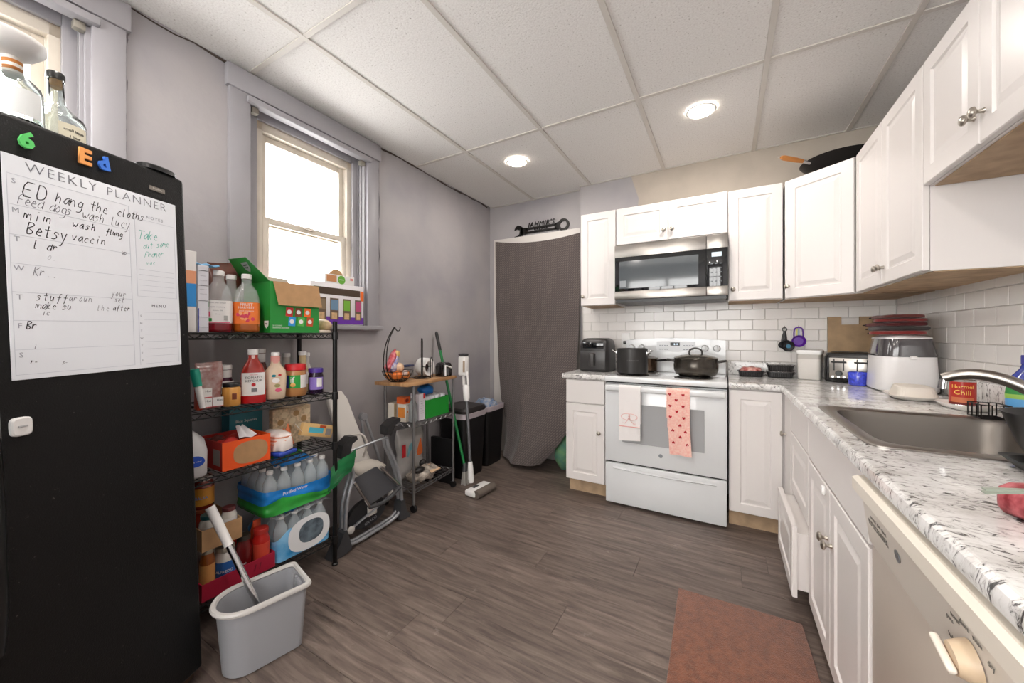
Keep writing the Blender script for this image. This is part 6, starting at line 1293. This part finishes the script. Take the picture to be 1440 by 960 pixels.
# measuring spoons and purple cup hanging on the tiles
yt = YR-.0095
t = thing('measuring_spoons', 'black measuring cups hanging from a hook on the tiles', 'measuring spoons', (1.113, yt, 1.26)); BL2 = M('utensil_black', '#18171a', .35)
MB().tube([(.0, -.001, .012), (0, -.012, .008), (0, -.016, -.002), (0, -.008, -.008)], .0022, 6).build('hook', CHROME, t)
MB().tube([(.013*math.cos(2*PI*i/18), -.012, -.014+.013*math.sin(2*PI*i/18)) for i in range(18)], .003, 6, closed=True).build('ring', BL2, t)
for k, (dx, ln, rr) in enumerate(((.008, .085, .036), (-.014, .078, .022), (.0, .07, .028))):
    mb = MB(); mb.tube([(0, -.014-.006*k, -.024), (dx*.6, -.014-.007*k, -.024-ln*.5), (dx, -.014-.007*k, -.024-ln)], [.006, .009, .008], 8); mb.build('spoon_handle', BL2, t, smooth=60)
    mb = MB(); mb.lathe([(.0001, .010), (rr*.75, .010), (rr, 0), (rr+.002, -.001), (rr, -.003), (rr*.7, .006), (.0001, .006)], n=24); mb.xf(Matrix.Translation((dx*1.5+.006, -.030-.008*k if k == 0 else -.020-.006*k, -.024-ln-.022)) @ Matrix.Rotation(PI/2+.12, 4, 'X') @ Matrix.Rotation(PI, 4, 'X')); mb.build('spoon_cup', BL2, t, smooth=50)
mb = MB(); mb.lathe([(.0001, .001), (.014, 0)], n=14); mb.xf(Matrix.Translation((.02, -.036, -.132)) @ Matrix.Rotation(PI/2, 4, 'X')); mb.build('blue_mark', M('mark_blue', '#2a6f8f', .4), t)
t = thing('measuring_cup', 'purple plastic measuring cup hanging from a hook on the tiles', 'measuring cup', (1.192, yt, 1.262)); PU = M('utensil_purple', '#5f1f9c', .35)
MB().tube([(.0, -.001, .010), (0, -.010, .008), (0, -.013, .0)], .0022, 6).build('hook', CHROME, t)
MB().tube(smooth_path([(-.026, -.010, -.066), (-.025, -.010, -.02), (-.015, -.010, -.003), (.015, -.010, -.003), (.025, -.010, -.02), (.026, -.010, -.066)]), .0042, 8).build('loop_handle', PU, t, smooth=60)
for k, c_ in enumerate(('#d8d26a', '#8fb7d8', '#d9d6e2')): MB().rbox(-.012+.010*k, -.005+.010*k, -.009, -.006, -.066, -.012, .001).build('colour_key', M('key_%d' % k, c_, .4), t)
mb = MB(); mb.lathe([(.0001, .022), (.030, .022), (.040, .004), (.041, 0), (.038, .002), (.028, .018), (.0001, .018)], n=30); mb.xf(Matrix.Translation((0, -.0265, -.098)) @ Matrix.Rotation(-PI/2, 4, 'X')); mb.build('cup', PU, t, smooth=50)
# flour canister
t = thing('flour_canister', 'frosted square canister of flour with a white lid', 'canister', (1.236, .475, ZK), -.25)
MB().loft([(0, 0, .001, .056, .056, 6), (0, 0, .008, .060, .060, 6), (0, 0, .165, .064, .064, 6)], n=40).build('tub', M('tub_white_frost', '#ddd9d3', .3, coat=.3), t, smooth=40)
MB().loft([(0, 0, .1655, .068, .068, 6), (0, 0, .185, .072, .072, 6), (0, 0, .192, .07, .07, 6), (0, 0, .195, .058, .058, 5)], n=40).build('lid', WHITEP, t, smooth=40)
MB().loft([(0, 0, .135, .0638, .0638, 6), (0, 0, .164, .0648, .0648, 6)], n=40, cap0=False, cap1=False).build('flour_line', M('frost_grey', '#b9b4ad', .3), t, smooth=40)
# toaster
t = thing('toaster', 'four-slot stainless toaster with black ends and dials', 'toaster', (1.437, .405, ZK), -.30)
mb = MB().loft([(0, 0, .006, .125, .105, 8), (0, 0, .012, .13, .11, 8), (0, 0, .15, .13, .11, 7), (0, 0, .178, .12, .10, 6), (0, 0, .186, .10, .085, 5)], n=56); mb.build('shell', M('toaster_black', '#161516', .25), t, smooth=40)
MB().rbox(-.10, .10, -.1155, -.1095, .028, .152, .005).build('steel_face', STEEL, t)
for x in (-.055, .05):
    mb = MB()
    for s_ in (-.022, .022): mb.rbox(x+s_-.003, x+s_+.003, -.1165, -.1157, .075, .145, .0005, 1)
    mb.build('lever_slot', BLACK, t)
    MB().rbox(x-.036, x+.036, -.128, -.1167, .122, .132, .004).build('lever', BLACK, t)
    mb = MB(); mb.lathe([(.0001, .018), (.014, .018), (.016, .012), (.018, 0)], n=22); mb.xf(Matrix.Translation((x, -.1157, .058)) @ Matrix.Rotation(PI/2, 4, 'X')); mb.build('browning_dial', BLACK, t, smooth=40)
    for k in range(3): mb = MB(); mb.lathe([(.0001, .004), (.006, .004), (.0075, 0)], n=16); mb.xf(Matrix.Translation((x-.028+.026*k, -.1157, .036)) @ Matrix.Rotation(PI/2, 4, 'X')); mb.build('button', CHROME, t, smooth=40)
for x in (-.055, .05):
    for s_ in (-.05, .03): MB().rbox(x-.04, x+.04, s_-.008, s_+.012, .1862, .1875, .0005, 1).build('bread_slot', BLACK, t)
# cutting board against the tiles
t = thing('cutting_board', 'wooden cutting board with a handle slot leaning on the tiles', 'cutting board', (1.46, YR-.056, 0), 0)
CB = M('board_wood', '#a98d6b', .6, var=(12, .15)); th_ = .016; zc0, zc1 = ZK, 1.326
mb = MB(); X0, X1 = -.115, .135
def slab(x0, x1, z0, z1): mb.box(x0, x1, 0, th_, z0, z1)
slab(X0, X1, zc0, 1.275); slab(X0, -.045, 1.2752, zc1); slab(.045, X1, 1.2752, zc1); slab(-.0448, .0448, 1.318, zc1) if 0 else None
mb.xf(Matrix.Translation((0, .012, zc0)) @ Matrix.Rotation(-.02, 4, 'X') @ Matrix.Translation((0, -.012, -zc0))); mb.build('board', CB, t, smooth=0)
# blue cup
t = thing('blue_cup', 'cobalt blue speckled glass cup in front of the toaster', 'cup', (1.414, .210, ZK)); BLU = M('cobalt_glass', '#3a49c8', .12, var=(70, .35), coat=.5)
MB().lathe([(.0001, .001), (.036, .001), (.040, .005), (.045, .075), (.0435, .0765), (.041, .075), (.037, .01), (.0001, .009)], n=32).build('cup', BLU, t, smooth=50)
# white cooker
t = thing('rice_cooker', 'large white cooker with a dark grey band and domed lid', 'cooker', (1.552, .072, ZK), .0)
MB().loft([(0, 0, .006, .112, .142, 4), (0, 0, .014, .117, .147, 4), (0, 0, .172, .112, .142, 3.6), (0, 0, .182, .112, .142, 3.6)], n=52).build('base', M('cooker_white', '#eae8e8', .28, coat=.3), t, smooth=40)
MB().loft([(0, 0, .1825, .1125, .1425, 3.6), (0, 0, .19, .113, .143, 3.6), (0, 0, .272, .100, .128, 3.2)], n=52).build('band', M('cooker_band', '#4a4749', .12, coat=.6), t, smooth=40)
MB().loft([(0, 0, .2725, .101, .129, 3.2), (0, 0, .278, .100, .128, 3.2), (0, 0, .289, .083, .108, 2.8), (0, 0, .292, .05, .07, 2.4)], n=52).build('lid', M('cooker_white'), t, smooth=50)
MB().rbox(-.012, .012, -.172, -.144, .172, .188, .006).build('side_tab', M('cooker_white'), t)
mb = MB()
for x, y in ((-.08, -.1), (.08, -.1), (-.08, .1), (.08, .1)): mb.lathe([(.0001, 0), (.014, 0), (.014, .006), (.0001, .006)], c=(x, y, 0), n=12)
mb.build('feet', DARKG, t)
# folded pot holders and mitts on the cooker
z_ = ZK+.2928
FOLD = [('#74201d', 'lowest red quilted mitt of the pile on the cooker', .105, .130, .020), ('#3b3635', 'dark grey pot holder second from the bottom of the pile', .098, .125, .020), ('#551718', 'maroon pot holder in the middle of the pile', .085, .115, .020), ('#6f1f1b', 'brick red pot holder second from the top of the pile', .098, .122, .016), ('#5c2a24', 'rust and black mitt on top of the pile', .080, .120, .018)]
for k, (c_, lb, hx, hy, th) in enumerate(FOLD):
    t = thing('pot_holder', lb, 'pot holder', (1.545+(.008 if k % 2 else -.006), .095+.012*((k*3) % 4-1), z_), .25*((k % 3)-1), 'pile of pot holders on the cooker')
    m_ = M('quilt_%d' % k, c_, .95, bump=(60, .6), var=(22, .2), sheen=.2)
    mb = MB().loft([(0, 0, .0005, hx*.93, hy*.95, 6), (0, 0, th*.2, hx, hy, 6), (0, 0, th*.8, hx, hy, 6), (0, 0, th, hx*.93, hy*.95, 6)], n=40); mb.v = [(x, y, z+(.0 if z < .002 else .0022*math.sin(x*34+k*2)*math.sin(y*30+k))) for x, y, z in mb.v]; mb.v = [(x, y, max(.0003, z)) for x, y, z in mb.v]; mb.build('pad', m_, t, smooth=50)
    MB().tube([(-hx*.9, hy*.6, th*.5), (-hx*1.05, hy*.75, th*.45), (-hx*1.0, hy*.9, th*.4), (-hx*.8, hy*.85, th*.5)], .003, 6).build('hanging_loop', M('loop_black', '#221c1b', .9), t); z_ += th+.0024
# white platters and plates
def plate(name, label, x, y, z, hx, hy, rz, h=.022):
    t = thing(name, label, 'plate', (x, y, z), rz); MB().loft([(0, 0, .0006, hx*.70, hy*.70, 2.6), (0, 0, .004, hx*.76, hy*.76, 2.6), (0, 0, h*.8, hx*.97, hy*.97, 2.6), (0, 0, h, hx, hy, 2.6), (0, 0, h-.003, hx*.97, hy*.97, 2.6), (0, 0, .007, hx*.74, hy*.74, 2.6)], n=56).build('plate', M('glazed_white', '#e6e1db', .18, coat=.5), t, smooth=50); return t
t = plate('plate', 'large white oval plate leaning stack beside the cooker', 1.492, -.245, ZK, .09, .132, -.12, .02)
t = thing('paper_tray', 'upturned ribbed white paper tray on the oval plate', 'tray', (1.500, -.242, ZK+.0078), -.12)
mb = MB().loft([(0, 0, .001, .070, .108, 4), (0, 0, .006, .070, .108, 4), (0, 0, .046, .058, .094, 4), (0, 0, .050, .052, .088, 4)], n=72); mb.v = [(x*(1+(.012 if (i % 2) else 0)), y*(1+(.012 if (i % 2) else 0)), z) for i, (x, y, z) in enumerate(mb.v)]; mb.build('ribbed_tray', M('paper_ivory', '#ded7cd', .9), t, smooth=30)
t = plate('plate', 'white serving dish holding the food can by the sink', 1.572, -.485, ZK, .068, .098, .12, .022)
t = thing('food_can', 'red chili can standing on the white serving dish', 'can', (1.577, -.452, ZK+.0078), -1.93)
MB().lathe([(.0001, 0), (.036, 0), (.0375, .003), (.036, .006), (.036, .098), (.0375, .101), (.036, .104), (.034, .102), (.0001, .1015)], n=36).build('can', CHROME, t, smooth=40)
band(t, 'label', M('label_red_orange', '#b5281d', .35, coat=.3), .0364, .007, .097, n=36); band(t, 'food_print', M('print_sausage', '#c9734a', .5), .0367, .014, .036, -.9+0, .9)
band(t, 'dark_print', M('print_chili', '#6a1512', .5), .0368, .007, .016, -1.2, 1.2); ctxt(t, 'Hormel', .020, M('print_yellow', '#f1d26a', .5), .0368, .078, 0); ctxt(t, 'Chili', .026, M('print_yellow'), .0368, .055, 0)
# dish soap bottle
t = thing('dish_soap', 'dish soap bottle with green and blue label at the right edge', 'soap bottle', (1.616, -.738, ZK), -2.0)
MB().loft([(0, 0, .001, .028, .038, 3), (0, 0, .01, .032, .044, 3), (0, 0, .10, .032, .046, 3), (0, 0, .15, .026, .036, 3), (0, 0, .18, .014, .016, 2), (0, 0, .195, .012, .012, 2)], n=36).build('bottle', M('soap_navy', '#27378f', .15, coat=.4), t, smooth=60); lid(t, M('soap_cap', '#3d3f8e', .4), .014, .1955, .225, 'cap')
MB().loft([(0, 0, .095, .0327, .0467, 3), (0, 0, .135, .0298, .0415, 3)], n=36, cap0=False, cap1=False).build('green_label', M('label_leaf', '#2f8a3e', .4), t, smooth=60); MB().loft([(0, 0, .045, .0327, .0455, 3), (0, 0, .08, .0327, .0462, 3)], n=36, cap0=False, cap1=False).build('blue_label', M('label_water', '#5fa6dc', .4), t, smooth=60); MB().loft([(0, 0, .08, .0328, .0463, 3), (0, 0, .095, .0328, .0468, 3)], n=36, cap0=False, cap1=False).build('lime_label', M('label_lime', '#9cc75a', .4), t, smooth=60)
# wire sponge caddy behind the sink
t = thing('wire_caddy', 'small black wire sponge caddy behind the sink', 'rack', (1.543, -.726, Z1+.0066)); mb = MB()
for z in (.004, .05):
    mb.tube([(-.045, -.05, z), (.022, -.05, z), (.022, .03, z), (-.045, .03, z)], .0022, 6, closed=True)
for x, y in ((-.045, -.05), (.022, -.05), (.022, .03), (-.045, .03), (-.045, -.023), (-.045, .004), (-.02, -.05), (.005, -.05), (-.02, .03), (.005, .03)): mb.tube([(x, y, .004), (x, y, .05)], .002, 6)
for i in range(5): mb.tube([(-.045+.0*i, -.05+.016*(i+.5), .004), (.022, -.05+.016*(i+.5), .004)], .0018, 5)
mb.build('wires', BWm, t, smooth=0)
# black drying tray and bowl at the frame edge
t = thing('drain_tray', 'black plastic drying tray on the worktop right of the sink', 'tray', (1.435, -1.475, ZK)); MB().loft([(0, 0, .001, .13, .12, 8), (0, 0, .018, .145, .132, 8), (0, 0, .022, .15, .137, 8), (0, 0, .02, .14, .127, 8), (0, 0, .006, .128, .118, 8)], n=48).build('tray', M('tray_matte_black', '#141414', .45), t, smooth=30)
t = thing('mixing_bowl', 'black bowl tipped on the drying tray at the right edge', 'bowl', (1.374, -1.442, ZK+.0075)); mb = MB().lathe([(.0001, .001), (.05, .001), (.058, .005), (.085, .055), (.105, .115), (.108, .12), (.104, .119), (.08, .055), (.05, .008), (.0001, .007)], n=40); mb.build('bowl', M('bowl_black', '#1b1b1c', .35), t, smooth=50)
# meat and tongs at the lower right
t = thing('frozen_meat', 'red marbled block of frozen meat on the worktop at the right edge', 'meat', (1.225, -1.755, ZK), .35)
mb = MB().rbox(-.07, .07, -.075, .075, .0008, .050, .02, 3); mb.v = [(x+.003*math.sin(y*90+z*60), y+.003*math.sin(x*80), max(.0008, z+.003*math.sin(x*70+y*60))) for x, y, z in mb.v]; mb.build('block', M('meat_red', '#7d2029', .45, var=(70, .35, '#b45a60'), bump=(50, .4)), t, smooth=60)
t = thing('serving_tongs', 'pair of pale green-grey salad tongs lying across the red meat', 'tongs', (1.188, -1.832, ZK+.0545), .0)
TG = M('tong_sage', '#8f988b', .35)
for k in (0, 1):
    mb = MB(); mb.sheet(lambda u, v: (-.105-.01*k+.21*u, (.012-.026*k)+(.010*math.sin(PI*min(1, (1-u)*2.2))+.005)*(v-.5)*2+.04*u, .004+.010*math.sin(PI*u)+.012*k*(1-u)), 18, 5, .0025); mb.build('tong_arm', TG, t, smooth=60)
# wok on the corner cabinet
t = thing('wok', 'black wok with a wooden handle on top of the corner cabinet', 'wok', (1.36, .33, 1.437+.7535), .0)
MB().lathe([(.0001, .001), (.07, .001), (.09, .006), (.16, .045), (.195, .085), (.198, .088), (.192, .087), (.155, .048), (.085, .010), (.0001, .006)], n=48).build('pan', M('wok_black', '#1a1817', .4, .4), t, smooth=50)
hv = Vector((-.80, -.42, .18)).normalized(); h0 = Vector((-.166, -.088, .078))
MB().tube([h0-hv*.01, h0+hv*.035], [.012, .010], 10).build('ferrule', CHROME, t, smooth=50); MB().tube([h0+hv*.034, h0+hv*.08, h0+hv*.15, h0+hv*.168], [.011, .0145, .015, .010], 12).build('handle', M('handle_wood', '#b9783a', .5), t, smooth=60)
MB().tube([h0+hv*.167+Vector((0, 0, 0)), h0+hv*.18+Vector((0, .006, .004)), h0+hv*.19, h0+hv*.18+Vector((0, -.006, -.004)), h0+hv*.167], .0018, 6).build('hanging_ring', CHROME, t)
